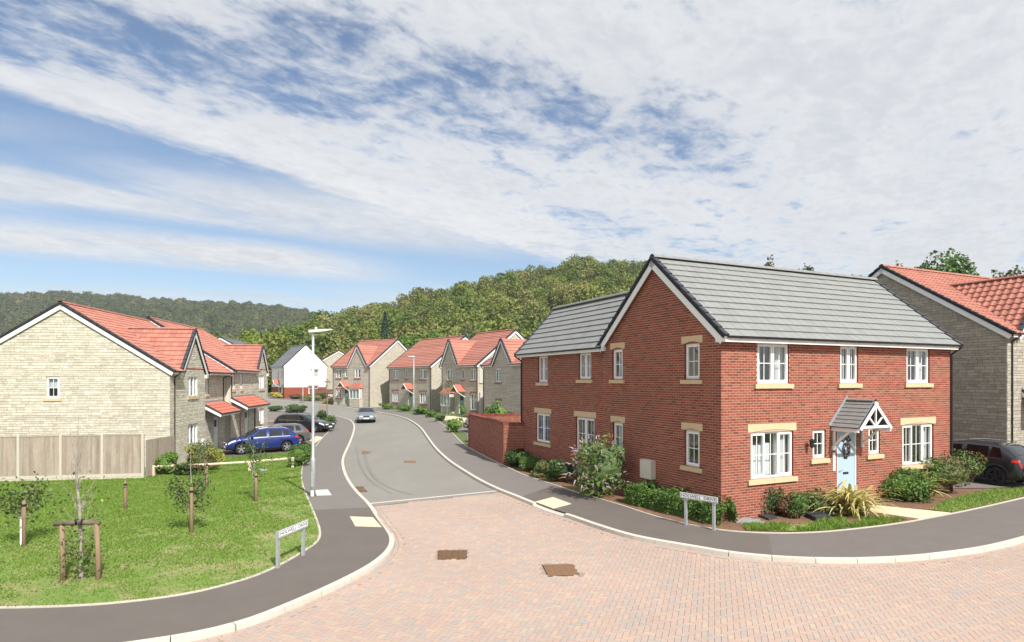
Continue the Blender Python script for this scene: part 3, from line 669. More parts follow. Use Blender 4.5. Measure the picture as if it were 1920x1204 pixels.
# rear wing
WU, wr = 3.8, 7.40; su = .08
H.block('wing_back_wall', Wr(WU), LV-.2, WV, -.25, 5.2, -.02, 0, 'brick')
wops = [(10.35, 11.24, 3.89, 5.05), (6.87, 7.77, 4.02, 5.05), (10.14, 11.46, 1.24, 2.52), (6.64, 7.99, 1.24, 2.53)]
GW = Wl(su)
H.wall(GW, 'y', LV, WV, -.25, 5.07, ops=wops, label='shaded brick wall of the rear wing', name='wing_wall')
H.wall(lambda s, z, d: (s, WV+d, z), 'x', su, WU, -.25, 5.4, apex=((su+WU)/2, 7.3), style=None, mats=('brick', 'brick'), name='wing_gable')
for k, (a, b, c, d) in enumerate(wops):
    H.window(GW, a, b, c, d, ('o', 'o'), (1, 1), ('sides', 'net', None, None)[k], d0=-.06); H.sill(GW, a, b, c-.15, c-.03, .13)
    if k > 1: H.lintel(GW, a, b, d+.01, d+.23, .13, arch=False)
gable_roof(H, LV+.02, WV, su, WU, 5.05, wr, 'grey_tile', 'flat', over=.25, vg=(0, .1), gauge=.345, tw=.335, both='nopick', verge=(False, True), axis='v')
H.downpipe((-.24, WV+.06, 5.18), (su-.04, WV-.06, 0), -.1)
H.block('vent_box', GW, 12.6, 12.9, .5, .78, .0, .3, 'black_plastic')
H.finish()
# ------------------------------------------------------------ the setting: terrain, road, paths, paving, kerbs
SKR = [(300, 700), (430, 672), (480, 640), (520, 628), (560, 612), (600, 592), (650, 576), (700, 571), (760, 561), (800, 548), (850, 541), (900, 529), (950, 521), (1000, 511), (1050, 498), (1100, 489), (1150, 487), (1200, 494), (1260, 508), (1350, 522), (1430, 530), (1500, 535), (1600, 542), (1700, 548), (1830, 556), (1920, 560), (2300, 580)]
SKL = [(-900, 590), (-200, 561), (0, 556), (100, 550), (200, 555), (300, 563), (400, 568), (500, 573), (560, 580), (600, 590), (650, 604), (720, 625), (800, 650), (900, 690)]
def skyl(tab, u): return (YH-np.interp(CX+u*FPX, [p[0] for p in tab], [p[1] for p in tab]))/FPX
def hill(X, Y):
    """ground height far out: a wooded ridge close behind the houses on the right, a longer one beyond on the left"""
    Y = np.asarray(Y, float); X = np.asarray(X, float); u = X/np.maximum(Y, 1)
    a = sm(120, 350, Y)*np.maximum(skyl(SKR, u)*350-12.5, 0); b = sm(330, 900, Y)*np.maximum(skyl(SKL, u)*900-9.5, 0)
    return np.where(Y > 20, np.maximum(a, b), 0)
xs = np.unique(np.concatenate([np.linspace(-2600, -400, 24), np.linspace(-400, -60, 40), np.linspace(-60, 60, 61), np.linspace(60, 400, 40), np.linspace(400, 2600, 24)]))
ys = np.unique(np.concatenate([np.linspace(-400, -20, 12), np.linspace(-20, 130, 76), np.linspace(130, 420, 70), np.linspace(420, 1000, 60), np.linspace(1000, 3600, 14)]))
XX, YY = np.meshgrid(xs, ys); ZZ = gh(XX, YY)-.22+hill(XX, YY); nx = len(xs)
F_ = [(j*nx+i, j*nx+i+1, (j+1)*nx+i+1, (j+1)*nx+i) for j in range(len(ys)-1) for i in range(nx-1)]
M('terrain', (.075, .105, .03), .95, n=(.03, .25), n2=(.4, .25))
ob('ground', mesh('ground', np.stack([XX.ravel(), YY.ravel(), ZZ.ravel()], 1), F_, 'terrain', smooth=True), kind='structure')

RK = [(250, 742), (400, 744), (497, 748), (560, 753), (640, 762), (700, 771), (739, 777), (769, 786), (790, 800), (803, 818), (818, 839), (844, 863), (874, 882), (904, 900), (940, 917), (970, 928), (994, 938), (1037, 955), (1067, 963), (1107, 977), (1140, 988), (1187, 1002), (1233, 1011), (1306, 1023), (1370, 1034), (1440, 1041), (1515, 1045), (1588, 1046), (1658, 1044), (1721, 1040), (1773, 1034), (1826, 1027), (1871, 1018), (1920, 1005), (2060, 965), (2300, 905)]
LK = [(250, 767), (400, 768), (520, 770), (590, 774), (621, 778), (640, 782), (656, 787), (664, 797), (661, 812), (650, 838), (639, 861), (642, 884), (653, 907), (671, 928), (689, 945), (706, 972), (724, 994), (731, 1009), (729, 1024), (716, 1040), (692, 1058), (655, 1078), (612, 1099), (533, 1133), (460, 1162), (377, 1183), (283, 1198), (150, 1216), (0, 1228), (-300, 1240)]
RE = [(250, 733), (400, 736), (500, 740), (560, 745), (640, 753), (711, 763), (778, 776), (810, 783), (835, 798), (855, 819), (866, 831), (878, 839), (903, 853), (944, 873), (983, 892), (1040, 910), (1092, 927), (1148, 943), (1171, 950), (1206, 962), (1240, 972), (1286, 983), (1338, 993), (1383, 998), (1438, 1000.5), (1494, 1000.5), (1547, 998), (1599, 993), (1651, 987), (1704, 979.5), (1745, 971.5), (1780, 965), (1843, 952), (1920, 934), (2060, 902), (2300, 862)]
LE = [(250, 790), (480, 788), (600, 793), (622, 800), (617, 810), (606, 819), (590, 839), (583, 846), (574, 856), (567, 874), (565, 903), (578, 937), (593, 970), (603, 1000), (597, 1017), (573, 1033), (533, 1057), (483, 1080), (433, 1095), (367, 1112), (283, 1125), (183, 1135), (100, 1139), (0, 1141), (-300, 1143)]
rk, lk, re_, le = [resample(GP(p), .3, 2) for p in (RK, LK, RE, LE)]
def path_poly(a, b): return [tuple(p) for p in a]+[tuple(p) for p in b[::-1]]
# line between tarmac and block paving, tarmac colours change further along the paths
road_poly = path_poly(lk, rk)
nl = min(range(len(lk)), key=lambda i: (lk[i]-np.array(G(689, 945)[:2])) @ (lk[i]-np.array(G(689, 945)[:2])))
nr = min(range(len(rk)), key=lambda i: (rk[i]-np.array(G(943, 918.5)[:2])) @ (rk[i]-np.array(G(943, 918.5)[:2])))
KH = .10
sheet('road', path_poly(lk[:nl+1], rk[:nr+1]), -KH, 'asphalt', 1.5)
pave_poly = [tuple(p) for p in lk[nl:]]+[(-16, 3), (-10, -6), (30, -6), (30, 12)]+[tuple(p) for p in rk[nr:][::-1]]
pv = sheet('block_paving', pave_poly, -KH-.012, 'joint_sand', 1.5)
def split(a, b, pa, pb):
    i = min(range(len(a)), key=lambda i: np.sum((a[i]-np.array(G(*pa)[:2]))**2)); j = min(range(len(b)), key=lambda j: np.sum((b[j]-np.array(G(*pb)[:2]))**2)); return i, j
i, j = split(lk, le, (686, 951), (588, 955))
sheet('footpath', path_poly(lk[:i+1], le[:j+1]), 0, 'path_old', 1.2); sheet('footpath', path_poly(lk[i:], le[j:]), 0, 'path_new', 1.2)
i, j = split(rk, re_, (979, 931), (1040, 910)); i2, j2 = split(rk, re_, (1440, 1041), (1438, 1000))
sheet('footpath', path_poly(rk[:i+1], re_[:j+1]), 0, 'path_old', 1.2); sheet('footpath', path_poly(rk[i:i2+1], re_[j:j2+1]), 0, 'path_new', 1.2)
M('path_mid', (.150, .134, .123), .92, n=(1.4, .08), n2=(90, .08), bump=(160, .3, .006))
sheet('footpath', path_poly(rk[i2:], re_[j2:]), 0, 'path_mid', 1.2)
def kerb_run(name, P, sgn, drop=()):
    """kerb stones on the road side of P; sgn +1 = left of the direction of travel"""
    root = ob(name, None, kind='structure'); L_ = np.concatenate([[0], np.cumsum(np.linalg.norm(np.diff(P, axis=0), axis=1))])
    k = 0
    while k*.9 < L_[-1]:
        t = np.linspace(k*.9+.004, min((k+1)*.9-.004, L_[-1]), 4); Q = np.stack([np.interp(t, L_, P[:, 0]), np.interp(t, L_, P[:, 1])], 1)
        if np.hypot(*Q[0]) < 110 and t[-1]-t[0] > .3:
            lo = any(np.hypot(*(Q[1]-np.array(d))) < r for d, r in drop)
            zt = -.075 if lo else .008
            V, F = ribbon(Q, 0, .125*sgn, zt if not lo else -.04, zt-.012, -KH-.15); ob('kerb_stone', mesh('kerb_stone', V, F, 'kerb'), root)
        k += 1
    return root
dl, dr_ = G(706, 978)[:2], G(1020, 948)[:2]
kerb_run('right_kerb', rk, -1, [(dr_, 1.1)]); kerb_run('left_kerb', lk, 1, [(dl, 1.1)])
def strip(name, P, d0, d1, z, mat, lo=-.1): V, F = ribbon(P, d0, d1, z, z, lo); return ob(name, mesh(name, V, F, mat), kind='structure')
strip('path_edging', re_, -.015, .045, .022, 'edging'); strip('path_edging', le, -.045, .015, .022, 'edging')
a, b = np.array(G(690, 944.5, -KH)[:2]), np.array(G(943, 919.3, -KH)[:2]); P = np.linspace(a, b, 30)
strip('threshold_strip', P, -.05, .05, -KH+.006, 'kerb', -KH-.1)
# block paving, herringbone; the courses along the kerb are laid straight
pang = math.atan((1340-CX)/FPX); pd = np.array([math.sin(pang), math.cos(pang)]); pe = np.array([pd[1], -pd[0]])
bl, bw = .2, .1; cand = []
for i in range(-170, 330):
    for j in range(-90, 300):
        m_ = (i+j) % 4
        if m_ == 0: cand.append((i*bw+bw, j*bw+bw/2, bl, bw))                       # lying
        if m_ == 1 and False: pass
    # standing blocks follow from the same lattice
cand = []
for n_ in range(-220, 320):
    for k in range(-110, 140):
        ox, oy = (n_+2*k)*bw, (n_-2*k)*bw
        cand.append((ox+bl/2, oy+bw/2, bl, bw)); cand.append((ox+bw/2, oy+bw+bl/2, bw, bl))
cand = np.array(cand); ctr = cand[:, :1]*pe[None]+cand[:, 1:2]*pd[None]
PP = np.array(pave_poly); BB = path_poly(offset(lk[nl:], .125), rk[:1])
keep = (ctr[:, 1] > 4.5) & (np.abs(ctr[:, 0]) < .95*ctr[:, 1]+2.5) & (ctr[:, 1] < 26)
cand, ctr = cand[keep], ctr[keep]
kl, kr = offset(lk[nl:], .33), offset(rk[nr:], -.33)
ip = np.concatenate([kl, [(-16, 3), (-10, -6), (30, -6), (30, 12)], kr[::-1]])
keep = inside(ctr, ip); cand, ctr = cand[keep], ctr[keep]
tl = (b-a)/np.linalg.norm(b-a); keep = (ctr-a) @ np.array([-tl[1], tl[0]]) < -.06; cand, ctr = cand[keep], ctr[keep]
mh = [GP([(822, 1032), (874, 1031.5), (874.5, 1047.5), (822, 1048)], -KH), GP([(1017.5, 1059), (1073, 1057.5), (1085, 1077.5), (1028, 1079.8)], -KH)]
for q in mh:
    c = np.mean([p[:2] for p in q], axis=0); A = np.array([p[:2] for p in q]); A = c+(A-c)*1.18
    keep = ~inside(ctr, A); cand, ctr = cand[keep], ctr[keep]
rows = [(c, (s_[2]-.006, s_[3]-.006), 0.) for c, s_ in zip(ctr, cand)]
for P, sg in ((lk[nl:], 1), (rk[nr:], -1)):                                          # two straight courses beside the kerb
    for q in (.18, .285):
        O_ = resample([tuple(p) for p in offset(P, q*sg)], .205, 0)
        for p0, p1 in zip(O_, O_[1:]):
            if p0[1] > 5: rows.append(((p0+p1)/2, (.198, .096), math.atan2(*(p1-p0)[::-1])-math.atan2(pe[1], pe[0])))
near = sorted(range(len(rows)), key=lambda i: abs(rows[i][0][1]-11)+.15*abs(rows[i][0][0]-2)+(100 if abs(rows[i][0][0]) > .78*rows[i][0][1] or rows[i][0][1] < 9.4 else 0))[:300]
nset = set(near); base_ang = math.atan2(pe[1], pe[0])
ubp = unit_box('paver')
for i in near:
    c, (l_, w_), r_ = rows[i]; ob('paver', ubp, pv, (c[0], c[1], float(gh(c[0], c[1]))-KH-.03), (0, 0, base_ang+r_), (l_, w_, .06+random.uniform(-.003, .003)))
rest = [r_ for i, r_ in enumerate(rows) if i not in nset]
C = np.array([r_[0] for r_ in rest]); E_ = np.array([r_[1] for r_ in rest]); A_ = base_ang+np.array([r_[2] for r_ in rest]); hz = gh(C[:, 0], C[:, 1])-KH+RNG.uniform(-.0015, .0015, len(C))
q = np.array([(-1, -1), (1, -1), (1, 1), (-1, 1)])*.5; D = q[None]*E_[:, None, :]; ca_, sa_ = np.cos(A_)[:, None], np.sin(A_)[:, None]
XY = np.stack([D[..., 0]*ca_-D[..., 1]*sa_, D[..., 0]*sa_+D[..., 1]*ca_], -1)+C[:, None, :]
tilt = RNG.uniform(-.0012, .0012, (len(C), 4))
V = np.concatenate([np.concatenate([XY, np.repeat(hz[:, None, None], 4, 1)+tilt[..., None]], -1), np.concatenate([XY, np.repeat(hz[:, None, None]-.03, 4, 1)], -1)], 1).reshape(-1, 3)
fq = np.array([(0, 1, 2, 3), (0, 4, 5, 1), (1, 5, 6, 2), (2, 6, 7, 3), (3, 7, 4, 0)]); Fp = (fq[None]+8*np.arange(len(C))[:, None, None]).reshape(-1, 4)
ob('paver_field', mesh('paver_field', V, Fp, 'paver'), pv, kind='stuff')
# iron covers, gully, patches, pale flags
def cover(name, Q, off, mat, label, cat, th=.03, frame=None, ribs=0):
    c = sum((Vector((p[0], p[1], 0)) for p in Q), Vector())/4; z = float(gh(c.x, c.y))+off
    t = thing(name, label, cat, (c.x, c.y, z)); L4 = [Vector((p[0]-c.x, p[1]-c.y, 0)) for p in Q]
    if frame: MB().prism([p*1.05+Vector((0, 0, -.05)) for p in L4], [p*1.05+Vector((0, 0, th-.008)) for p in L4]).build('frame', frame, t)
    MB().prism([p+Vector((0, 0, -.05)) for p in L4], [p+Vector((0, 0, th)) for p in L4]).build('cover', mat, t)
    if ribs:
        m = MB()
        for k in range(1, ribs):
            for s_ in range(5):
                f0, f1 = (s_+.15)/5, (s_+.85)/5; e = lambda f, g: (L4[0]*(1-f)+L4[1]*f)*(1-g)+(L4[3]*(1-f)+L4[2]*f)*g
                p0, p1 = e(f0, k/ribs), e(f1, k/ribs+.03); m.beam(p0+Vector((0, 0, th+.002)), p1+Vector((0, 0, th+.002)), .012, .008)
        m.build('tread_rib', mat, t, kind='stuff')
    return t
cover('manhole_cover', mh[0], -KH-.012, 'iron', 'brown iron manhole cover in the block paving beside the dropped kerb', 'manhole', .014, 'metal_dark', 7)
cover('manhole_cover', mh[1], -KH-.012, 'rust_brown', 'rusty orange manhole cover lying further out in the block paving', 'manhole', .014, 'metal_dark', 7)
cover('drain_grate', GP([(664, 913), (681, 912.5), (684, 917), (668, 917.5)], -KH), -KH, 'iron', 'rusty gully grate against the kerb, the far one of the pair', 'drain', .008, 'metal_dark', 5)
cover('drain_grate', GP([(669, 918.5), (686, 918), (689, 922.5), (673, 923)], -KH), -KH, 'iron', 'rusty gully grate against the kerb, next to the paving edge', 'drain', .008, 'metal_dark', 5)
cover('manhole_cover', GP([(757, 864), (779, 864), (780, 868), (757, 868)], -KH), -KH, 'rust_brown', 'rusty manhole cover in the middle of the grey tarmac road', 'manhole', .008)
cover('manhole_cover', GP([(679, 847), (703, 847), (703, 851.5), (679, 851.5)], -KH), -KH, 'rust_brown', 'rusty manhole cover in the tarmac near the curved kerb', 'manhole', .008)
def flags(name, Q, off, mat, n_, m_):
    root = ob(name, None, kind='structure')
    for i in range(n_):
        for j in range(m_):
            e = lambda f, g: (Q[0]*(1-f)+Q[1]*f)*(1-g)+(Q[3]*(1-f)+Q[2]*f)*g
            P = [e((i+.01)/n_, (j+.01)/m_), e((i+.99)/n_, (j+.01)/m_), e((i+.99)/n_, (j+.99)/m_), e((i+.01)/n_, (j+.99)/m_)]
            P = [Vector((p.x, p.y, float(gh(p.x, p.y))+off)) for p in P]
            MB().prism([p-Vector((0, 0, .05)) for p in P], P).build('flag', mat, root)
    return root
flags('tactile_paving', GP([(655.6, 968.5), (699, 970), (716, 988.5), (666, 987)]), .006, 'flag', 3, 2)
flags('tactile_paving', GP([(1003, 941), (1037, 932), (1072, 945), (1038, 954)]), .006, 'flag', 2, 3)
flags('service_flag', GP([(590, 919), (615, 918), (622, 928.5), (594, 929.5)]), .005, 'pale_cover', 2, 1)
# gardens, lawn, drives
lawn = [tuple(p) for p in le[j_:]] if False else None
il = min(range(len(le)), key=lambda i: np.sum((le[i]-np.array(G(567, 874)[:2]))**2))
lawn_poly = [tuple(p) for p in le[il:]]+[(-26, 11), (-36, 20), (-36, 33), tuple(G(287, 862)[:2])]+[tuple(G(*p)[:2]) for p in ((395, 858), (440, 857), (480, 855.5), (520, 851), (560, 846), (571, 858))]
M('lawn', (.16, .235, .048), .95, n=(1.1, .8, (.37, .29, .165), .44, .64), n2=(14, .45, (.10, .17, .03), .45, .62), bump=(35, .6, .03))
sheet('lawn', lawn_poly, .012, 'lawn', 1.2)
j0 = min(range(len(re_)), key=lambda i: np.sum((re_[i]-np.array(G(944, 873)[:2]))**2)); uR, vR = Vector((math.cos(TH), math.sin(TH), 0)), Vector((-math.sin(TH), math.cos(TH), 0))
bed = [tuple(p) for p in re_[j0:]]+[(40, 25), (40, 33), tuple((RC+uR*16+vR*6)[:2]), tuple((RC+uR*11+vR*.5)[:2]), tuple((RC+uR*.3+vR*.4)[:2]), tuple((RC+uR*.4+vR*13)[:2])]
sheet('garden_bed', bed, .012, 'soil', 1.2)
flags('garden_path', [RC+uR*4.65-vR*.1, RC+uR*5.85-vR*.1, G(1783, 963), G(1722, 974)], .03, 'flag', 2, 6)
vg_ = [G(1500, 985), G(1560, 975), G(1640, 973), G(1700, 976), G(1652, 985), G(1600, 991), G(1547, 996), G(1494, 998.5), G(1400, 996), G(1395, 985)]
sheet('grass_verge', [(p.x, p.y) for p in vg_], .03, 'lawn', .5)
vg2 = [G(1786, 962), G(1742, 957), G(1772, 940), G(1850, 920), G(1930, 915), G(2060, 890), G(2055, 900), G(1920, 931), G(1843, 950)]
sheet('grass_verge', [(p.x, p.y) for p in vg2], .03, 'lawn', .8)
dv = [RC+uR*10.8+vR*1.0, RC+uR*10.8+vR*9, RC+uR*16.6+vR*9, RC+uR*16.6-vR*.6, RC+uR*24-vR*.9, G(1930, 914), G(1850, 917), G(1790, 917)]
sheet('driveway', [(p.x, p.y) for p in dv], .035, 'path_old', 1.2)
# drives on the left side of the road
ld = [G(*p) for p in ((395, 858), (440, 857), (480, 855.5), (520, 851), (560, 846), (574, 856), (590, 839), (606, 819), (617, 810), (624, 801), (600, 793), (497, 790), (497, 800))]
sheet('driveway', [(p.x, p.y) for p in ld]+[(-21.5, 42)], .006, 'path_new', 1.5)
sheet('front_garden', [(-40, 62), (-22, 62)]+[tuple(G(*p)[:2]) for p in ((600, 792), (590, 776), (520, 772), (400, 770))]+[(-60, 85)], -.01, 'drive_cream', 2.5)
cd_ = [G(*p) for p in ((593, 818), (580, 826), (590, 832), (606, 820))]; sheet('garden_path', [(p.x, p.y) for p in cd_], .016, 'drive_cream', 1)
gg = [G(*p) for p in ((497, 800), (516, 797), (520, 806), (497, 812))]; sheet('lawn', [(p.x, p.y) for p in gg], .02, 'lawn', 1)
M('verge_green', (.09, .13, .035), .95, n=(.8, .3))
sheet('front_garden', [tuple(p) for p in re_[:j0+1]]+[(1.5, 30), (4, 36), (30, 60), (30, 120), (-90, 135)], -.004, 'verge_green', 3)
dk = [G(*p) for p in ((852, 803), (875, 815), (877, 838), (930, 830), (935, 800), (890, 784), (836, 781), (832, 789))]
sheet('driveway', [(p.x, p.y) for p in dk], .02, 'path_old', 1.5)
ck = [G(*p) for p in ((832, 788), (870, 793), (876, 783), (836, 780))]; sheet('driveway', [(p.x, p.y) for p in ck], .03, 'drive_cream', 1.5)
P = resample(GP([(683, 845), (686, 860), (691, 880), (709, 904), (739, 919), (775, 928)], -KH), .4, 2); M('tyre_rubber', (.198, .188, .167), .9, n=(6, .15)); strip('tyre_mark', P, -.07, .07, -KH+.004, 'tyre_rubber', -KH+.001)
P = resample(GP([(668, 838), (672, 862), (680, 884), (700, 908), (735, 926)], -KH), .4, 2); strip('tyre_mark', P, -.05, .05, -KH+.004, 'tyre_rubber', -KH+.001)
# gravel by the corner and covers in the bed
pts = np.array(GP([(1362, 978), (1400, 972), (1425, 975), (1440, 984), (1395, 985)]))[:, :2]
V = []; Fg = []
for k in range(900):
    wts = RNG.dirichlet(np.ones(len(pts))*.7); c = wts @ pts; r_ = RNG.uniform(.012, .03); b_ = len(V)
    for x, y, z in ((1, 0, 0), (-1, 0, 0), (0, 1, 0), (0, -1, 0), (0, 0, 1)): V.append((c[0]+x*r_*RNG.uniform(.7, 1.2), c[1]+y*r_*RNG.uniform(.7, 1.2), float(gh(*c))+.02+z*r_))
    Fg += [(b_, b_+2, b_+4), (b_+2, b_+1, b_+4), (b_+1, b_+3, b_+4), (b_+3, b_, b_+4)]
tag(ob('gravel', mesh('gravel', V, Fg, 'gravel_grey'), kind='stuff'), 'grey gravel scattered at the foot of the brick corner', 'gravel')
cover('inspection_cover', GP([(1507, 968), (1531, 965), (1558, 974), (1530, 979)]), .03, 'plastic_cover', 'raised black plastic inspection cover in front of the clipped bush', 'cover', .10)
cover('inspection_cover', GP([(1423, 970), (1437, 967), (1457, 973), (1441, 977)]), .03, 'plastic_cover', 'black plastic cover set in gravel near the house corner', 'cover', .05)
cover('inspection_cover', GP([(1580, 975), (1608, 973), (1622, 981), (1592, 985)]), .02, 'rust_brown', 'rusty brown inspection cover in the bare soil beside the garden path', 'cover', .03)
cover('inspection_cover', GP([(485, 882), (503, 881), (505, 884), (487, 885)]), .02, 'galvanised', 'small grey cover in the lawn near the low rail', 'cover', .03)
# ------------------------------------------------------------ brick garden wall behind the house
gw = House('garden_wall', 'curved-plan red brick garden wall with brick-on-edge coping beside the footpath', (0, 0, 0), 0, 'wall', nb=300)
WA, WB = G(944, 872), G(878.5, 838.5); WC = RC+uR*.08+vR*12.6; WD = RC+uR*3.2+vR*19.5
gw.root['label'] = 'red brick garden wall with upright brick coping beside the footpath'
def run(A, B, top=2.0, coping=True, out=1):
    A, B = Vector((A.x, A.y, 0)), Vector((B.x, B.y, 0)); d = (B-A); Ls = d.length; d.normalize(); n = Vector((d.y, -d.x, 0))*out
    W = lambda s, z, q: tuple(A+d*s+n*q+Vector((0, 0, z)))
    ang = math.atan2(d.y, d.x)
    P = [W(0, -.2, 0), W(Ls, -.2, 0), W(Ls, top-.11, 0), W(0, top-.11, 0)]; Q = [W(0, -.2, -.215), W(Ls, -.2, -.215), W(Ls, top-.11, -.215), W(0, top-.11, -.215)]
    w_ = MB().prism(P, Q).build('wall', 'mortar', gw.root)
    L_ = []; z = -.2; row = 0
    while z < top-.12:
        x = -.1125 if row % 2 else 0
        while x < Ls:
            a, b = max(x, 0), min(x+.212, Ls)
            if b-a > .03: L_.append((a, b, z, z+.062))
            x += .225
        z += .075; row += 1
    return w_, L_, W, ang, Ls
allb = []
for A, B, o_ in ((WB, WA, 1), (WA, WC, 1), (WB, WD, -1)):
    w_, L_, W, ang, Ls = run(A, B, out=o_)
    for a, b, z0, z1 in L_: allb.append((w_, W((a+b)/2, (z0+z1)/2, -.1075), ang, (b-a, .2232, z1-z0)))
    x = .035
    while x < Ls: allb.append((w_, W(x, 1.95, -.1075), ang, (.062, .23, .11))); x += .075
order = sorted(range(len(allb)), key=lambda i: (allb[i][3][0] < .15, abs(allb[i][1][0]-WA.x)+abs(allb[i][1][1]-WA.y)))[:300]; sset = set(order)
for i in order:
    w_, c, ang, e = allb[i]; ob('brick', unit_box('brick'), w_, c, (0, 0, ang), e)
q8 = np.array([(-.5, -.5, -.5), (.5, -.5, -.5), (.5, .5, -.5), (-.5, .5, -.5), (-.5, -.5, .5), (.5, -.5, .5), (.5, .5, .5), (-.5, .5, .5)])
f8 = np.array([(0, 3, 2, 1), (4, 5, 6, 7), (0, 1, 5, 4), (1, 2, 6, 5), (2, 3, 7, 6), (3, 0, 4, 7)])
by = {}
for i, b_ in enumerate(allb):
    if i not in sset: by.setdefault(b_[0].name, []).append(b_)
for bs in by.values():
    V = []
    for w_, c, ang, e in bs:
        D = q8*np.array(e); V.append(np.stack([D[:, 0]*math.cos(ang)-D[:, 1]*math.sin(ang), D[:, 0]*math.sin(ang)+D[:, 1]*math.cos(ang), D[:, 2]], 1)+np.array(c))
    ob('brickwork', mesh('brickwork', np.concatenate(V), (f8[None]+8*np.arange(len(bs))[:, None, None]).reshape(-1, 4), 'brick'), bs[0][0], kind='stuff')

# ------------------------------------------------------------ stone houses on the left
TA = R(98); ZA = -.62; OA = Vector((-17.98, 32.4, ZA))
def porch(h, W, s0, s1, zt, zb, dp, v0, door, posts=True):
    """lean-to porch roof against the front wall: top zt, eave zb, projecting dp"""
    p = ob('porch', None, h.root); Oe = Vector(W(s0-.1, zb, dp)); a = Vector(W(1, 0, 0))-Vector(W(0, 0, 0)); b = Vector(W(s0-.1, zt, 0))-Oe; n = a.cross(b).normalized(); n = n if n.z > 0 else -n; La, Lb = s1-s0+.2, b.length; b = b.normalized()
    MB().prism([Oe-n*.05, Oe+a*La-n*.05, Oe+a*La+b*Lb-n*.05, Oe+b*Lb-n*.05], [Oe, Oe+a*La, Oe+a*La+b*Lb, Oe+b*Lb]).build('porch_deck', 'dark_verge', p)
    k = 4; c_ = max(3, int(La/.33)); V, F_ = tile_arrays('roman', La/c_, Lb/k*1.12); me = mesh('tile', V, F_, 'porch_tile')
    for r in range(k):
        for c in range(c_):
            q = Oe+a*(c*La/c_)+b*(r*Lb/k-.03); o = ob('tile', me, p); o.matrix_local = Matrix(((a.x, b.x, n.x, q.x), (a.y, b.y, n.y, q.y), (a.z, b.z, n.z, q.z), (0, 0, 0, 1)))
    h.block('porch_fascia', W, s0-.1, s1+.1, zb-.16, zb-.01, dp-.02, dp+.01, 'upvc', p); h.block('porch_gutter', W, s0-.12, s1+.12, zb-.05, zb+.02, dp+.012, dp+.1, 'black_plastic', p)
    for x, o_ in ((s0-.1, -1), (s1+.1, 1)):
        A = [W(x, zt-.24, 0), W(x, zb-.20, dp), W(x, zb-.02, dp), W(x, zt-.02, 0)]; MB().prism(A, [Vector(q)+a*(o_*.03) for q in A]).build('porch_bargeboard', 'upvc', p)
        e0, e1 = Vector(W(x, zb, dp+.03)), Vector(W(x, zt, 0)); MB().beam(e0+Vector((0, 0, .02)), e1+Vector((0, 0, .02)), .1, .1).build('porch_verge', 'dark_verge', p)
    h.block('flashing', W, s0-.12, s1+.12, zt-.03, zt+.16, .004, .03, 'lead', p)
    h.block('downpipe', W, s1-.02, s1+.05, -.2, zb-.1, dp-.02 if posts else .03, dp+.05 if posts else .1, 'brown_plastic', p)
def front_door(h, W, s0, s1, zb, mat='door_white'):
    d = h.block('door', W, s0+.06, s1-.06, zb, zb+2.05, -.09, -.05, mat); h.block('door_frame', W, s0, s0+.06, zb, zb+2.1, -.1, -.03, 'upvc'); h.block('door_frame', W, s1-.06, s1, zb, zb+2.1, -.1, -.03, 'upvc'); h.block('door_frame', W, s0, s1, zb+2.05, zb+2.1, -.1, -.03, 'upvc')
    h.block('door_light', W, s0+.22, s1-.22, zb+1.45, zb+1.9, -.052, -.046, 'black_trim', d); h.block('door_handle', W, s0+.1, s0+.14, zb+.98, zb+1.15, -.05, -.02, 'metal_dark', d)
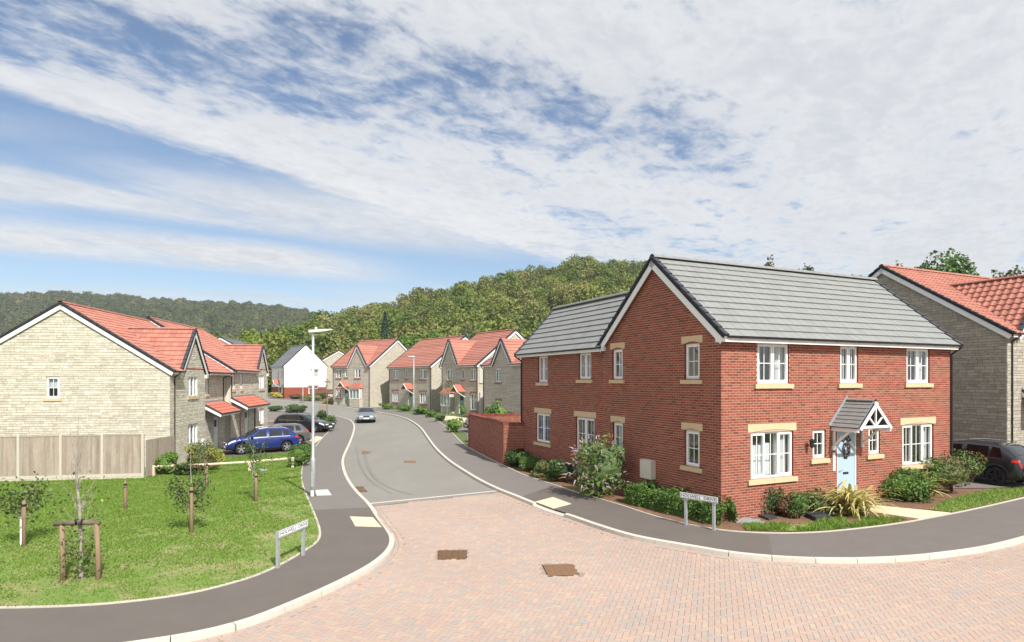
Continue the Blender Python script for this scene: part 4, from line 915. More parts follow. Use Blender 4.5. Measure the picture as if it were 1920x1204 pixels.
def stone_semi(name, label, O, rz, Lw, gab, recess, win, gate, mirror=False, pitch_top=8.55, depth=10.4, sidewin=True, ridge_each=True, nb=300):
    h = House(name, label, O, rz, nb=nb, nt=300); ze = 4.93; zr = pitch_top; Fw = Wf(); g0, g1 = gab
    ro, zE, tan, zd = gable_roof(h, 0, Lw, 0, depth, ze, zr, 'red_tile', 'roman', over=.28, vg=(.1, .1), gauge=.335, tw=.32, both='nopick', gut=False, cut=(g0-.12, g1+.12))
    # the front eave stops at the front gable
    for a, b in ((-.04, g0-.15), (g1+.15, Lw+.04)):
        if b-a > .2: h.eave((a, -.26), (b, -.26), (0, -1, 0), ze, .28 if not (a > g0 and recess or False) else .28+recess)
    gops = [(5.30, 5.92, 3.68, 4.78)] if sidewin else []
    h.wall(Wl(), 'y', 0, depth, -.4, zd, apex=(depth/2, zr-.1), ops=gops, mats=('stone_mortar', 'stone'), style='stone', label='sunlit cream stone gable wall')
    if sidewin:
        h.window(Wl(), *gops[0], ('o',), (1, 1), 'blind'); h.sill(Wl(), gops[0][0], gops[0][1], 3.52, 3.64, .12)
    h.wall(Wr(Lw), 'y', 0, depth, -.4, zd, apex=(depth/2, zr-.1), mats=('stone', 'stone'), style=None, name='side_wall')
    gm, gh_ = (g0+g1)/2, (g1-g0)/2; ga = ze+.2+(gh_+.1)*1.17
    fo = [(gm-.8, gm+.72, 3.66, 4.80), (gm-.8, gm+.72, .82, 2.02)]
    rs = (g1, Lw) if not mirror else (0, g0)
    fl = (0, g1) if not mirror else (g0, Lw)
    h.wall(Fw, 'x', fl[0], fl[1], -.4, ze, ops=fo, mats=('stone_mortar', 'stone'), style='stone', label='front wall with the gabled bay')
    h.wall(Fw, 'x', g0+.001, g1-.001, ze, ze+.06, apex=(gm, ga-.14), mats=('stone_mortar', 'stone'), style='stone', name='gable_wall')
    for k, o in enumerate(fo): h.window(Fw, *o, ('o', 'f', 'o'), (0, 1), ('net', 'sides')[k]); h.sill(Fw, o[0], o[1], o[2]-.16, o[2]-.03, .1)
    # steep front gable roof running back into the main slope
    eo = .22; zEg = ze+.02; run_ = (ga-ze)/tan+.6; hg = math.hypot(gh_+eo, ga-zEg)
    for sg in (-1, 1):
        e = (gm+sg*(gh_+eo), -.14, zEg); ro2 = h.slope(e, (0, 1, 0), (-sg*(gh_+eo), 0, ga-zEg), run_, hg, 'red_tile', 'roman', .32, .33, name='gable_roof', pick=True)
        h.verge(e, (gm, -.14, ga), (0, -1, 0), .33)
        h.block('box_end', Fw, min(e[0], e[0]-sg*.3), max(e[0], e[0]-sg*.3), zEg-.24, zEg-.02, .0, .13, 'upvc')
    h.ridge((gm, -.16, ga+.02), (gm, run_, ga+.02), 'red_tile', ro2, .11)
    Fr = Wf(recess); dxa, dxb = gate; ro_ = [(win[0], win[0]+.62, 3.72, 4.80), (dxa, dxb, .1, 2.2)]+[(x, x+.62, 3.72, 4.80) for x in win[1:]]
    h.wall(Fr, 'x', rs[0], rs[1], -.4, ze, ops=ro_, mats=('stone_mortar', 'stone'), style='stone', name='recessed_wall' if recess else 'wall')
    for k, o in enumerate(ro_):
        if k == 1: front_door(h, Fr, o[0], o[1], .1)
        else: h.window(Fr, *o, ('o', 'o'), (0, 0), 'net', detail=1); h.sill(Fr, o[0], o[1], o[2]-.15, o[2]-.03, .08)
    if recess: h.wall(Wr(g1) if not mirror else Wl(g0), 'y', 0, recess, -.4, ze, mats=('stone', 'stone'), style=None, name='return_wall')
    return h, Fw, Fr
hA, FA, FRA = stone_semi('stone_house', 'cream stone house with red tiled roof beside the timber fence', OA, TA, 9.9, (1.35, 5.25), .25, (6.05,), (7.6, 8.5))
porch(hA, FRA, 5.6, 9.4, 3.15, 2.52, 1.1, .75, None); hA.downpipe((.55, -.33, 5.06), (.55, -.05, 0), -.4, 'brown_plastic'); hA.downpipe((9.5, -.3, 5.06), (9.4, .20, 0), 3.1, 'brown_plastic')
hA.block('meter_box', FA, 4.55, 5.0, .5, 1.05, .02, .12, 'upvc')
hA.finish()
OB = OA+Vector((math.cos(TA), math.sin(TA), 0))*10.05+Vector((0, 0, .22))+Vector((-math.sin(TA), math.cos(TA), 0))*-.05
hB, FB, FRB = stone_semi('stone_house', 'cream stone house whose front gable stands at its far end, behind the parked blue car', OB, TA, 10.0, (6.5, 9.8), .0, (.35, 2.2), (3.4, 4.3), mirror=True, sidewin=False, nb=200)
porch(hB, FRB, .2, 5.9, 3.15, 2.52, 1.1, 0, None, posts=False)
hB.downpipe((.35, -.33, 5.06), (.1, -.05, 0), 3.1, 'brown_plastic'); hB.finish()
# roofs of the houses behind the left pair
def back_roof(loc, rz, Lw, depth, ze, zr, mat, label, wall='stone', prof='strip'):
    h = House('house', label, loc, rz); _, zE, tan, zd = gable_roof(h, 0, Lw, 0, depth, ze, zr, mat, prof, over=.25, gauge=.36, ridge_each=False, gut=True)
    h.wall(Wf(), 'x', 0, Lw, -.5, ze, style=None, mats=(wall, wall)); h.wall(Wf(depth), 'x', 0, Lw, -.5, ze, style=None, mats=(wall, wall))
    for W in (Wl(), Wr(Lw)): h.wall(W, 'y', 0, depth, -.5, zd, apex=(depth/2, zr-.1), style=None, mats=(wall, wall), name='gable_wall')
    for s_ in (.22, .72):
        for z in (.9, 3.6): h.window(Wf(), Lw*s_-.5, Lw*s_+.5, z, z+1.15, ('o', 'o'), (0, 0), 'net', detail=0, room=False)
    h.finish(); return h
# timber fence with concrete posts and gravel boards
fa, fb = G(268, 897), G(35, 903); fd = (fb-fa); fd.z = 0; sp = fd.length/3; fd.normalize(); fn = Vector((-fd.y, fd.x, 0))
fn = fn if fn.y < 0 else -fn
ft = thing('timber_fence', 'weathered closeboard fence with concrete posts and gravel boards by the lawn', 'fence', (fa.x, fa.y, fa.z))
m_ = MB().box(-.055, .055, -.06, .06, -.5, 2.10); m_.add([(-.055, -.06, 2.10), (.055, -.06, 2.10), (.055, .06, 2.10), (-.055, .06, 2.10), (0, 0, 2.13)], [(0, 1, 4), (1, 2, 4), (2, 3, 4), (3, 0, 4)])
pm = mesh('post', m_.V, m_.F, 'concrete'); bm_ = mesh('board', *(lambda b: (b.V, b.F))(MB().box(-.5, .5, -.008, .008, 0, 1)), 'wood_fence'); gm_ = mesh('gravel_board', *(lambda b: (b.V, b.F))(MB().box(-.5, .5, -.025, .025, 0, .15)), 'concrete')
fang = math.atan2(fd.y, fd.x)
for k in range(7):
    p = fd*(sp*k); z = float(gh(fa.x+p.x, fa.y+p.y))-fa.z; ob('post', pm, ft, (p.x, p.y, z), (0, 0, fang))
    if k == 6: break
    c = fd*(sp*(k+.5)); zc_ = float(gh(fa.x+c.x, fa.y+c.y))-fa.z
    for g in (-.06, .10): ob('gravel_board', gm_, ft, (c.x, c.y, zc_+g), (0, 0, fang), (sp-.11, 1, 1))
    nb_ = 18
    for b in range(nb_):
        q = fd*(sp*k+.06+(sp-.12)*(b+.5)/nb_)+fn*(.006*(b % 2)); o_ = ob('board', bm_, ft, (q.x, q.y, zc_+.255), (0, random.uniform(-.004, .004), fang+.05), ((sp-.12)/nb_*1.14, 1, 1.78+random.uniform(-.004, .004)))
    ob('capping_rail', bm_, ft, (c.x, c.y, zc_+2.03), (0, 0, fang), (sp-.12, 3.2, .04))
e0 = Vector((.1, .1, 0)); e1 = Vector(tuple(G(291, 886)))-fa                            # short return towards the house
for b in range(7): q = e0.lerp(Vector((-.0, 0, 0))-fd*.55-fn*2.4, (b+.5)/7); ob('board', bm_, ft, (q.x, q.y, .05), (0, 0, math.atan2(-2.4*fn.y-.55*fd.y, -2.4*fn.x-.55*fd.x)), (.38, 1, 1.75))
# ------------------------------------------------------------ stone house on the right
OR_ = RC+uR*16.75+vR*1.25; OR_.z = .55
h = House('stone_house', 'grey stone house with red tiled roof behind the brick house and black car', OR_, TH, nt=300)
zeR, zrR, dpR, LR = 5.22, 9.0, 10.6, 11.0
ro, zE, tan, zd = gable_roof(h, 0, LR, 0, dpR, zeR, zrR, 'red_tile', 'pan', over=.28, vg=(.12, .12), gauge=.335, tw=.30, both='nopick', gut=False, cut=(.65, 4.85))
h.eave((-.06, -.26), (.55, -.26), (0, -1, 0), zeR); h.eave((4.9, -.26), (LR, -.26), (0, -1, 0), zeR)
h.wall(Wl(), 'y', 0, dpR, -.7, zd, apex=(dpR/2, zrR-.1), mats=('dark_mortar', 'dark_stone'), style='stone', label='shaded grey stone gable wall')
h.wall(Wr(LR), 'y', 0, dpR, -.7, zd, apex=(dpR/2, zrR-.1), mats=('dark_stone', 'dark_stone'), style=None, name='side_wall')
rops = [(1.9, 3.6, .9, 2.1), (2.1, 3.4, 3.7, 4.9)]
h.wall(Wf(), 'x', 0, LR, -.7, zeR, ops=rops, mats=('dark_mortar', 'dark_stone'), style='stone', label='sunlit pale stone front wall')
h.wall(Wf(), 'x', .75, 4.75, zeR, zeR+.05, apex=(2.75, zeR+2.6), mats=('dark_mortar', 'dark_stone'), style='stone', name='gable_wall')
for o in rops: h.window(Wf(), *o, ('o', 'f', 'o'), (1, 1), 'net')
for sg in (-1, 1):
    e = (2.75+sg*2.22, -.14, zeR+.04); ro2 = h.slope(e, (0, 1, 0), (-sg*2.22, 0, 2.75), 4.9, math.hypot(2.22, 2.75), 'red_tile', 'pan', .30, .335, name='gable_roof'); h.verge(e, (2.75, -.14, zeR+2.79), (0, -1, 0), .335)
    h.block('box_end', Wf(), min(e[0], e[0]-sg*.3), max(e[0], e[0]-sg*.3), zeR-.02, zeR+.02, .0, .13, 'upvc')
h.ridge((2.75, -.16, zeR+2.81), (2.75, 4.6, zeR+2.81), 'red_tile', ro2, .11)
h.downpipe((.30, -.33, zeR+.12), (.30, -.05, 0), -.6)
porch(h, Wf(), 1.2, 4.3, 3.0, 2.35, .9, 0, None, posts=False); h.finish()
# ------------------------------------------------------------ houses down the street
def tex_stone(scale_u, cols, mort):
    def f(NN, LL, pos, c):
        mp = NN.new('ShaderNodeMapping'); mp.inputs['Scale'].default_value = (1, 1, 1); LL.new(pos, mp.inputs[0])
        sp = NN.new('ShaderNodeSeparateXYZ'); LL.new(mp.outputs[0], sp.inputs[0]); ad = NN.new('ShaderNodeMath'); LL.new(sp.outputs[0], ad.inputs[0]); LL.new(sp.outputs[1], ad.inputs[1])
        cb = NN.new('ShaderNodeCombineXYZ'); LL.new(ad.outputs[0], cb.inputs[0]); LL.new(sp.outputs[2], cb.inputs[1])
        b = NN.new('ShaderNodeTexBrick'); b.inputs['Scale'].default_value = 1; b.inputs['Brick Width'].default_value = .42*scale_u; b.inputs['Row Height'].default_value = .13*scale_u; b.inputs['Mortar Size'].default_value = .016*scale_u
        b.inputs['Color1'].default_value = (*cols[0], 1); b.inputs['Color2'].default_value = (*cols[1], 1); b.inputs['Mortar'].default_value = (*mort, 1); LL.new(cb.outputs[0], b.inputs[0]); return b.outputs[0]
    return f
M('far_stone', (.5, .44, .33), .9, n=(3, .12), bump=(6, .5, .03), tex=tex_stone(1, ((.54, .495, .405), (.43, .39, .32)), (.36, .325, .26)))
M('far_brick', (.3, .08, .05), .9, n=(2, .12), tex=tex_stone(.58, ((.32, .085, .05), (.25, .062, .04)), (.42, .30, .23)))
def street_house(label, near_px, dn, Lw, dirn, depth, ze, zr, gab=None, wins=(), door=None, bay=None, zb=None, roof='red_tile', wall='far_stone', endwins=(), hood=True, sillm='far_brick', plinth=None, gmat=None, left_end=False):
    """near_px: photo x of the near front corner, dn: its distance; dirn: plan direction from the near corner to the far one"""
    A = Vector(((near_px-CX)/FPX*dn, dn, 0)); d = Vector((dirn[0], dirn[1], 0)).normalized(); B = A+d*Lw
    B.z = float(gh(A.x, A.y)) if zb is None else zb
    h = House('house', label, B, math.atan2(-d.y, -d.x), group='houses along the curving street')
    _, zE, tan, zd = gable_roof(h, 0, Lw, 0, depth, ze, zr, roof, 'strip', over=.25, gauge=.34, ridge_each=False, vg=(.1, .1), cut=(gab[0]-.12, gab[1]+.12) if gab else None)
    ops = [(x-w_/2, x+w_/2, z0, z1) for x, w_, z0, z1, _ in wins]+([(door-.5, door+.5, .1, 2.15)] if door else [])
    h.wall(Wf(), 'x', 0, Lw, -.8, ze, ops=ops, style=None, mats=(wall, wall), bandz=plinth)
    h.wall(Wl(), 'y', 0, depth, -.8, zd, apex=(depth/2, zr-.1), style=None, mats=(gmat or wall, wall), name='gable_wall', bandz=plinth)
    eo = [(y-w_/2, y+w_/2, z0, z1) for y, w_, z0, z1 in endwins]
    h.wall(Wr(Lw), 'y', 0, depth, -.8, zd, apex=(depth/2, zr-.1), ops=eo, style=None, mats=(gmat or wall, wall), name='gable_wall', bandz=plinth)
    for o in eo: h.window(Wr(Lw), *o, ('o', 'o'), (0, 0), 'net', detail=0); h.block('lintel', Wr(Lw), o[0]-.15, o[1]+.15, o[3], o[3]+.2, 0, .03, sillm)
    for x, w_, z0, z1, lt in wins:
        h.window(Wf(), x-w_/2, x+w_/2, z0, z1, ('o',)*lt, (0, 1) if lt > 1 else (0, 0), random.choice(('net', 'sides')), detail=1); h.block('sill', Wf(), x-w_/2-.1, x+w_/2+.1, z0-.16, z0-.03, 0, .07, sillm)
        if z1 < 3: h.block('lintel', Wf(), x-w_/2-.12, x+w_/2+.12, z1+.002, z1+.2, -.02, .03, sillm)
    if door:
        front_door(h, Wf(), door-.5, door+.5, .1, 'door_green')
        if hood:
            p = ob('door_hood', None, h.root)
            for sg in (-1, 1):
                e, r_ = Vector((door+sg*.8, -.95, 2.45)), Vector((door, -.95, 3.15)); MB().prism([e, r_, r_+Vector((0, 0, .06)), e+Vector((0, 0, .06))], [q+Vector((0, .95, 0)) for q in (e, r_, r_+Vector((0, 0, .06)), e+Vector((0, 0, .06)))]).build('hood_roof', 'porch_tile', p)
                MB().beam(e+Vector((0, -.02, -.05)), r_+Vector((0, -.02, -.05)), .05, .1, (0, 1, 0)).beam((door+sg*.7, -.9, 2.4), (door+sg*.7, -.03, 1.9), .06, .06).build('hood_bracket', 'upvc', p)
    if bay:
        x, w_ = bay; p = ob('bay_window', None, h.root)
        MB().box(x-w_/2, x+w_/2, -.55, -.002, -.5, .85).build('bay_base', wall, p); MB().box(x-w_/2+.02, x+w_/2-.02, -.5, -.06, .9, 2.2).build('bay_interior', 'room', p)
        fr = MB()
        for k in range(4): xx = x-w_/2+.04+(w_-.08)*k/3; fr.box(xx-.04, xx+.04, -.58, -.5, .9, 2.2)
        fr.box(x-w_/2, x+w_/2, -.58, -.5, .85, .94).box(x-w_/2, x+w_/2, -.58, -.5, 2.12, 2.28); fr.build('bay_frame', 'upvc', p)
        MB().box(x-w_/2, x+w_/2, -.545, -.54, .9, 2.2).build('pane', 'pane', p)
        MB().prism([(x-w_/2-.1, -.72, 2.28), (x+w_/2+.1, -.72, 2.28), (x+w_/2+.1, -.003, 2.28), (x-w_/2-.1, -.003, 2.28)], [(x-w_/2+.35, -.05, 2.95), (x+w_/2-.35, -.05, 2.95), (x+w_/2-.35, -.003, 2.95), (x-w_/2+.35, -.003, 2.95)]).build('bay_roof', 'porch_tile', p)
    if gab:
        g0, g1, ga = gab; gm, gh_ = (g0+g1)/2, (g1-g0)/2
        h.wall(Wf(-.02), 'x', g0, g1, ze-.05, ze, apex=(gm, ga-.1), style=None, mats=(wall, wall), name='gable_wall')
        for sg in (-1, 1):
            e = (gm+sg*(gh_+.2), -.16, ze+.05); rr = h.slope(e, (0, 1, 0), (-sg*(gh_+.2), 0, ga-ze-.05), (ga-ze)/tan+.4, math.hypot(gh_+.2, ga-ze-.05), roof, 'strip', .3, .34, name='gable_roof'); h.verge(e, (gm, -.16, ga), (0, -1, 0), .34, bh=.16)
    for x in (.12, Lw-.12): h.downpipe((x, -.30, ze+.06), (x, -.05, 0), -.3, 'black_plastic' if x < 1 else 'brown_plastic')
    h.finish(); return h
W2, W1 = 2, 1
street_house('stone house whose front gable rises right behind the brick garden wall', 985, 50.5, 7.5, (-.50, .866), 8, 5.05, 7.5, gab=(1.9, 5.3, 7.45), wins=((2.9, 1.0, 3.65, 4.85, 2), (2.9, 1.0, .9, 2.0, 2)), zb=.15)
street_house('stone house with bay window and red hooded door beyond the garden wall', 896, 62.5, 7.2, (-.60, .80), 9.5, 5.05, 9.0, gab=(0, 3.4, 8.1), wins=((1.7, 1.15, 3.65, 4.85, 2), (4.35, .55, 3.75, 4.85, 1), (6.3, 1.0, 3.65, 4.85, 2), (6.4, 1.1, .6, 2.3, 2)), door=4.1, bay=(1.7, 1.9), zb=.30)
street_house('double fronted stone house with central hooded door and a white lamp post before it', 809, 72, 10.2, (-.64, .77), 9.5, 5.05, 8.9, wins=((1.7, 1.5, 3.65, 4.85, 2), (4.4, .6, 3.75, 4.85, 1), (8.4, 1.6, 3.65, 4.85, 2), (1.7, 1.6, .75, 2.15, 3), (8.4, 1.6, .75, 2.15, 3)), door=5.4, zb=.42)
street_house('stone house with yellow hedge, gabled front and bay window at the bend', 694, 80.5, 7.8, (-.80, .60), 9.5, 5.05, 8.9, gab=(3.4, 7.2, 8.0), wins=((1.3, 1.1, 3.65, 4.85, 2), (2.9, .6, 3.75, 4.85, 1), (5.3, 1.2, 3.65, 4.85, 2), (1.3, 1.0, .9, 2.1, 2)), door=2.9, bay=(5.3, 2.0), zb=.62)
street_house('stone house with shaded gable behind the white silver car', 640, 99, 9, (-.25, .97), 10, 5.0, 9.2, zb=1.0, wins=((3, 1, 3.6, 4.8, 2),))
# white rendered house: its gable end faces the street
street_house('white rendered house with dark slate roof and red brick plinth', 533, 104, 9.5, (-.55, .835), 7.1, 5.3, 9.2, wins=((7.8, .8, 3.7, 4.8, 1), (5.2, .8, 3.7, 4.8, 1), (8.0, .8, .9, 2.1, 1)), door=5.6, zb=.85, roof='slate_tile', wall='render_white', endwins=((5.1, 1.1, 3.6, 4.8), (4.8, 1.6, .8, 2.0)), plinth=1.9)
back_roof(at(508, 735, 138), R(-35), 9, 9, 5, 8.3, 'red_tile', 'red roofed house seen over the slate roof, by the stone pair')
back_roof(at(585, 735, 125), R(-70), 10, 9, 5.0, 8.0, 'red_tile', 'red roofed house seen between the white house and the shaded stone gable', 'far_stone')
back_roof(at(606, 720, 175), R(10), 10, 8, 6.2, 11.6, 'red_tile', 'old house with weathered red roof under the cedar', 'render_white')
back_roof(at(768, 735, 108), R(-35), 12, 9, 5.2, 8.6, 'red_tile', 'red roof just showing behind the gabled stone house at the bend', 'far_stone')
back_roof(at(468, 735, 84), R(97), 9, 7.6, 5.0, 7.45, 'slate_tile', 'dark roofed house whose small white gable shows over the red stone pair', 'stone')
# low brick wall in front of the white house
A, B = G(537, 744), G(650, 749); lw_ = thing('garden_wall', 'low red brick wall in front of the white rendered house', 'wall', (A.x, A.y, A.z)); d = B-A
MB().beam((0, 0, .75), (d.x, d.y, .75+d.z), .22, 1.5).build('wall', 'far_brick', lw_); MB().beam((0, 0, 1.54), (d.x, d.y, 1.54+d.z), .26, .08).build('coping', 'far_brick', lw_)
# ------------------------------------------------------------ cars (x runs from the rear bumper to the nose)
SPEC = dict(
 suv=dict(L=4.36, W=1.80, ax=(.82, 3.52), rw=.345, top=[(0, .70), (.03, .95), (.10, 1.06), (.20, 1.14), (.62, 1.47), (1.0, 1.535), (1.9, 1.56), (2.5, 1.49), (3.30, 1.06), (3.55, 1.02), (4.05, .90), (4.27, .76), (4.36, .55)], belt=(1.02, .97), gh=(.30, 3.22), side=[(.62, 1.02), (1.10, 1.88), (2.02, 2.98)], ws=(2.56, 3.24), rs=(.22, .58), clad=True, roofw=.70),
 estate=dict(L=4.75, W=1.83, ax=(.98, 3.80), rw=.335, top=[(0, .66), (.03, .90), (.12, 1.02), (.42, 1.36), (.8, 1.44), (1.9, 1.475), (2.6, 1.42), (3.55, .99), (3.8, .95), (4.4, .83), (4.66, .70), (4.75, .5)], belt=(.98, .92), gh=(.25, 3.45), side=[(.52, 1.15), (1.24, 2.1), (2.24, 3.2)], ws=(2.70, 3.48), rs=(.15, .40), clad=False, roofw=.68),
 saloon=dict(L=4.47, W=1.74, ax=(.95, 3.68), rw=.32, top=[(0, .62), (.04, .92), (.12, .97), (.72, 1.0), (1.42, 1.35), (1.9, 1.40), (2.4, 1.37), (3.22, .96), (3.5, .92), (4.15, .80), (4.40, .66), (4.47, .48)], belt=(.92, .88), gh=(.85, 3.12), side=[(1.1, 1.85), (1.97, 2.85)], ws=(2.46, 3.16), rs=(.80, 1.36), clad=False, roofw=.70),
 hatch=dict(L=4.25, W=1.79, ax=(.80, 3.42), rw=.325, top=[(0, .66), (.03, .92), (.10, 1.02), (.48, 1.38), (.8, 1.45), (1.7, 1.48), (2.35, 1.42), (3.15, 1.0), (3.4, .96), (3.95, .84), (4.17, .70), (4.25, .5)], belt=(.99, .92), gh=(.28, 3.05), side=[(.60, 1.0), (1.08, 1.85), (1.98, 2.85)], ws=(2.42, 3.08), rs=(.14, .44), clad=False, roofw=.68))
def make_car(name, label, loc, ang, kind, paint, group='cars parked along the street', plate='plate_white', alloy='alloy', text=None):
    sp = SPEC[kind]; L_, hw0 = sp['L'], sp['W']/2; t = thing(name, label, 'car', loc, ang, group)
    ti = lambda x: float(np.interp(x, [p[0] for p in sp['top']], [p[1] for p in sp['top']]))
    def top(x): return .25*ti(max(x-.06, 0))+.5*ti(x)+.25*ti(min(x+.06, L_))
    belt = lambda x: np.interp(x, [0, L_], sp['belt'])
    def hw(x):
        e = min(x/.55, (L_-x)/.8, 1); return hw0*(.80+.20*math.sqrt(max(0, 1-(1-e)**2)))
    g0, g1 = sp['gh']
    def section(x):
        zt, w_ = top(x), hw(x); zb = min(float(belt(x)), zt-.035); lo = .22 if .3 < x < L_-.35 else .30
        for a in sp['ax']:
            q = (sp['rw']+.055)**2-(x-a)**2
            if q > 0: lo = max(lo, sp['rw']+math.sqrt(q)-.02)
        k = float(np.clip((zt-zb-.04)/.35, 0, 1)); wt = w_*((1-k)*.90+k*sp['roofw']/.93)
        wt = min(wt, w_*.95)
        m = max(.56, lo+.05); zs = max(zb-.10, lo+.06)
        return [(0, lo+.01), (w_*.84, lo), (w_*.965, lo+.03), (w_*.985, min(lo+.14, m)), (w_, max(m, lo+.1)), (w_*.992, max(zs, m+.03)), (w_*.95, max(zb, m+.05)), (wt, max(zt-.055, zb+.01)), (wt*.86, zt-.012), (wt*.45, zt+.008), (0, zt+.014)]
    xs_ = sorted({0., L_, *np.linspace(.02, L_-.02, 60).tolist(), *[a+o for a in sp['ax'] for o in np.linspace(-.40, .40, 17)]})
    xs_ = [x for x in xs_ if 0 <= x <= L_]; secs = [section(x) for x in xs_]; m = len(secs[0])
    V = []; F_ = []; I = []
    for x, s_ in zip(xs_, secs): V += [(x, y, z) for y, z in s_]+[(x, -y, z) for y, z in s_]
    for i in range(len(xs_)-1):
        for k in range(m-1):
            a, b = i*2*m+k, (i+1)*2*m+k
            F_ += [(a, a+1, b+1, b), (a+m, b+m, b+m+1, a+m+1)]; I += [1 if (k < 2 or (sp['clad'] and k == 2)) else 0]*2
    for i in (0, len(xs_)-1): o = i*2*m; F_.append([o+k for k in range(m)]+[o+m+k for k in range(m-2, 0, -1)]); I.append(0)
    body = ob('body', mesh('body', V, F_, [paint, 'black_trim'], I, True), t)
    def surf(x, k, f): s_ = section(x); a, b = s_[k], s_[k+1]; return a[0]+(b[0]-a[0])*f, a[1]+(b[1]-a[1])*f
    def patch(nm, mt, x0, x1, k, f0, f1, sides=(1, -1), off=.006, n_=8, sl=(0, 0)):
        for sd in sides:
            vs = []; nn = 3
            for i in range(n_+1):
                for j in range(nn+1):
                    f = f0+(f1-f0)*j/nn; x = x0+(x1-x0)*i/n_; x += (sl[0]*(1-i/n_)+sl[1]*i/n_)*j/nn
                    y, z = surf(x, k, f); vs.append((x, sd*(y+off), z+off*.35))
            ob(nm, mesh(nm, vs, [(i*(nn+1)+j, i*(nn+1)+j+1, (i+1)*(nn+1)+j+1, (i+1)*(nn+1)+j) for i in range(n_) for j in range(nn)], mt, None, True), t)
    def screen(nm, x0, x1):
        vs = []
        for i in range(9):
            x = x0+(x1-x0)*i/8; s_ = section(x); pts = [(s_[7][0]*.97, s_[7][1]+.012), (s_[8][0], s_[8][1]), (s_[9][0], s_[9][1]), (0, s_[10][1])]; row = pts+[(-y, z) for y, z in pts[2::-1]]
            vs += [(x, y, z+.012) for y, z in row]
        ob(nm, mesh(nm, vs, [(i*7+j, i*7+j+1, (i+1)*7+j+1, (i+1)*7+j) for i in range(8) for j in range(6)], 'car_glass2', None, True), t)
    for i, (a, b) in enumerate(sp['side']):
        patch('side_window', 'car_glass2', a, b, 6, .10, .90, sl=(.12 if i == 0 else .02, -.02 if i < len(sp['side'])-1 else -.55))
    screen('windscreen', *sp['ws']); screen('rear_window', *sp['rs'])
    patch('window_trim', 'chrome' if kind != 'hatch' else 'black_trim', sp['side'][0][0], sp['side'][-1][1], 6, .02, .07, off=.008, n_=14)
    for x in [b for a, b in sp['side'][-2:]]+[sp['side'][-2][0]-.06]:
        for k in (3, 4, 5): patch('door_gap', 'black_trim', x+.035, x+.050, k, 0, 1, n_=1, off=.004)
    # lamps
    patch('tail_lamp', 'lens_red', .015, .30, 5, -.9 if False else .0, 1.0, off=.008); patch('headlight', 'lens_clear', L_-.52, L_-.12, 5, .0, .9, off=.008)
    for sd in (1, -1):
        w_ = hw(0); zz_ = section(.02)[5][1]; MB().box(-.012, .02, sd*w_*.62-.17, sd*w_*.62+.17, zz_-.03, zz_+.10).build('tail_lamp', 'lens_red', t)
        w_ = hw(L_); zz_ = .60; MB().box(L_-.06, L_+.006, sd*w_*.64-.19, sd*w_*.64+.19, zz_, zz_+.10).build('headlight', 'lens_clear', t)
        MB().prism([(sp['ws'][1]-.42, sd*(hw0*.97), 1.0), (sp['ws'][1]-.26, sd*(hw0*.97), .99), (sp['ws'][1]-.26, sd*(hw0*.97), 1.10), (sp['ws'][1]-.40, sd*(hw0*.97), 1.12)], [(sp['ws'][1]-.40, sd*(hw0+.17), 1.02), (sp['ws'][1]-.30, sd*(hw0+.17), 1.02), (sp['ws'][1]-.30, sd*(hw0+.17), 1.11), (sp['ws'][1]-.40, sd*(hw0+.17), 1.13)]).build('wing_mirror', paint, t)
        for a, b in sp['side'][-2:]: xh = a+.12; y, z = surf(xh+.05, 5, .55); MB().box(xh-.07, xh+.11, sd*(y+.012)-.012, sd*(y+.012)+.012, z-.015, z+.015).build('door_handle', 'chrome', t)
        if kind in ('suv', 'estate'): MB().tube([(x, sd*section(x)[8][0], top(x)+.045) for x in np.linspace(sp['rs'][1]+.25, sp['ws'][0]-.1, 7)], .018, 6).build('roof_rail', 'chrome', t)
    MB().box(-.02, .0, -.26, .26, .62, .73).build('number_plate', 'plate_yellow', t); MB().box(L_-.02, L_+.014, -.26, .26, .40, .51).build('number_plate', 'plate_white', t)
    MB().box(L_-.05, L_+.008, -.42, .42, .30, .39).build('lower_grille', 'black_trim', t)
    for y in (-.16, .16): MB().box(L_-.05, L_+.010, y-.14, y+.14, .57, .68).build('grille', 'black_trim', t)
    MB().box(-.03, .10, -hw0*.8, hw0*.8, .30, .44).build('rear_bumper', 'black_trim', t)
    # wheels
    r_ = sp['rw']; ty = MB().lathe([(r_*.66, -.10), (r_*.93, -.10), (r_, -.07), (r_, .07), (r_*.93, .10), (r_*.66, .10)], 24, 'y'); tm = mesh('tyre', ty.V, ty.F, 'rubber', None, True)
    rim = MB().lathe([(r_*.68, .085), (r_*.64, .095), (r_*.60, .05), (r_*.60, -.08)], 24, 'y'); rim.lathe([(.0, .07), (.075, .075), (.085, .05)], 12, 'y')
    for k in range(5):
        for dk in (-.16, .16): a = 2*math.pi*(k+.25)/5; c0 = Vector((math.cos(a)*.05, .07, math.sin(a)*.05)); c1 = Vector((math.cos(a+dk)*r_*.63, .075, math.sin(a+dk)*r_*.63)); rim.beam(c0, c1, .045, .03, (0, 1, 0))
    rm = mesh('rim', rim.V, rim.F, alloy); dk_ = MB().lathe([(0, -.02), (r_*.6, -.02)], 20, 'y'); dm = mesh('brake_disc', dk_.V, dk_.F, 'metal_dark')
    for a in sp['ax']:
        for sd in (1, -1):
            w_ = ob('wheel', tm, t, (a, sd*(hw0-.11), r_), (0, 0, 0 if sd > 0 else math.pi)); ob('rim', rm, w_); ob('brake_disc', dm, w_)
    return t
glass('car_glass2', (.10, .11, .12), base=.12)
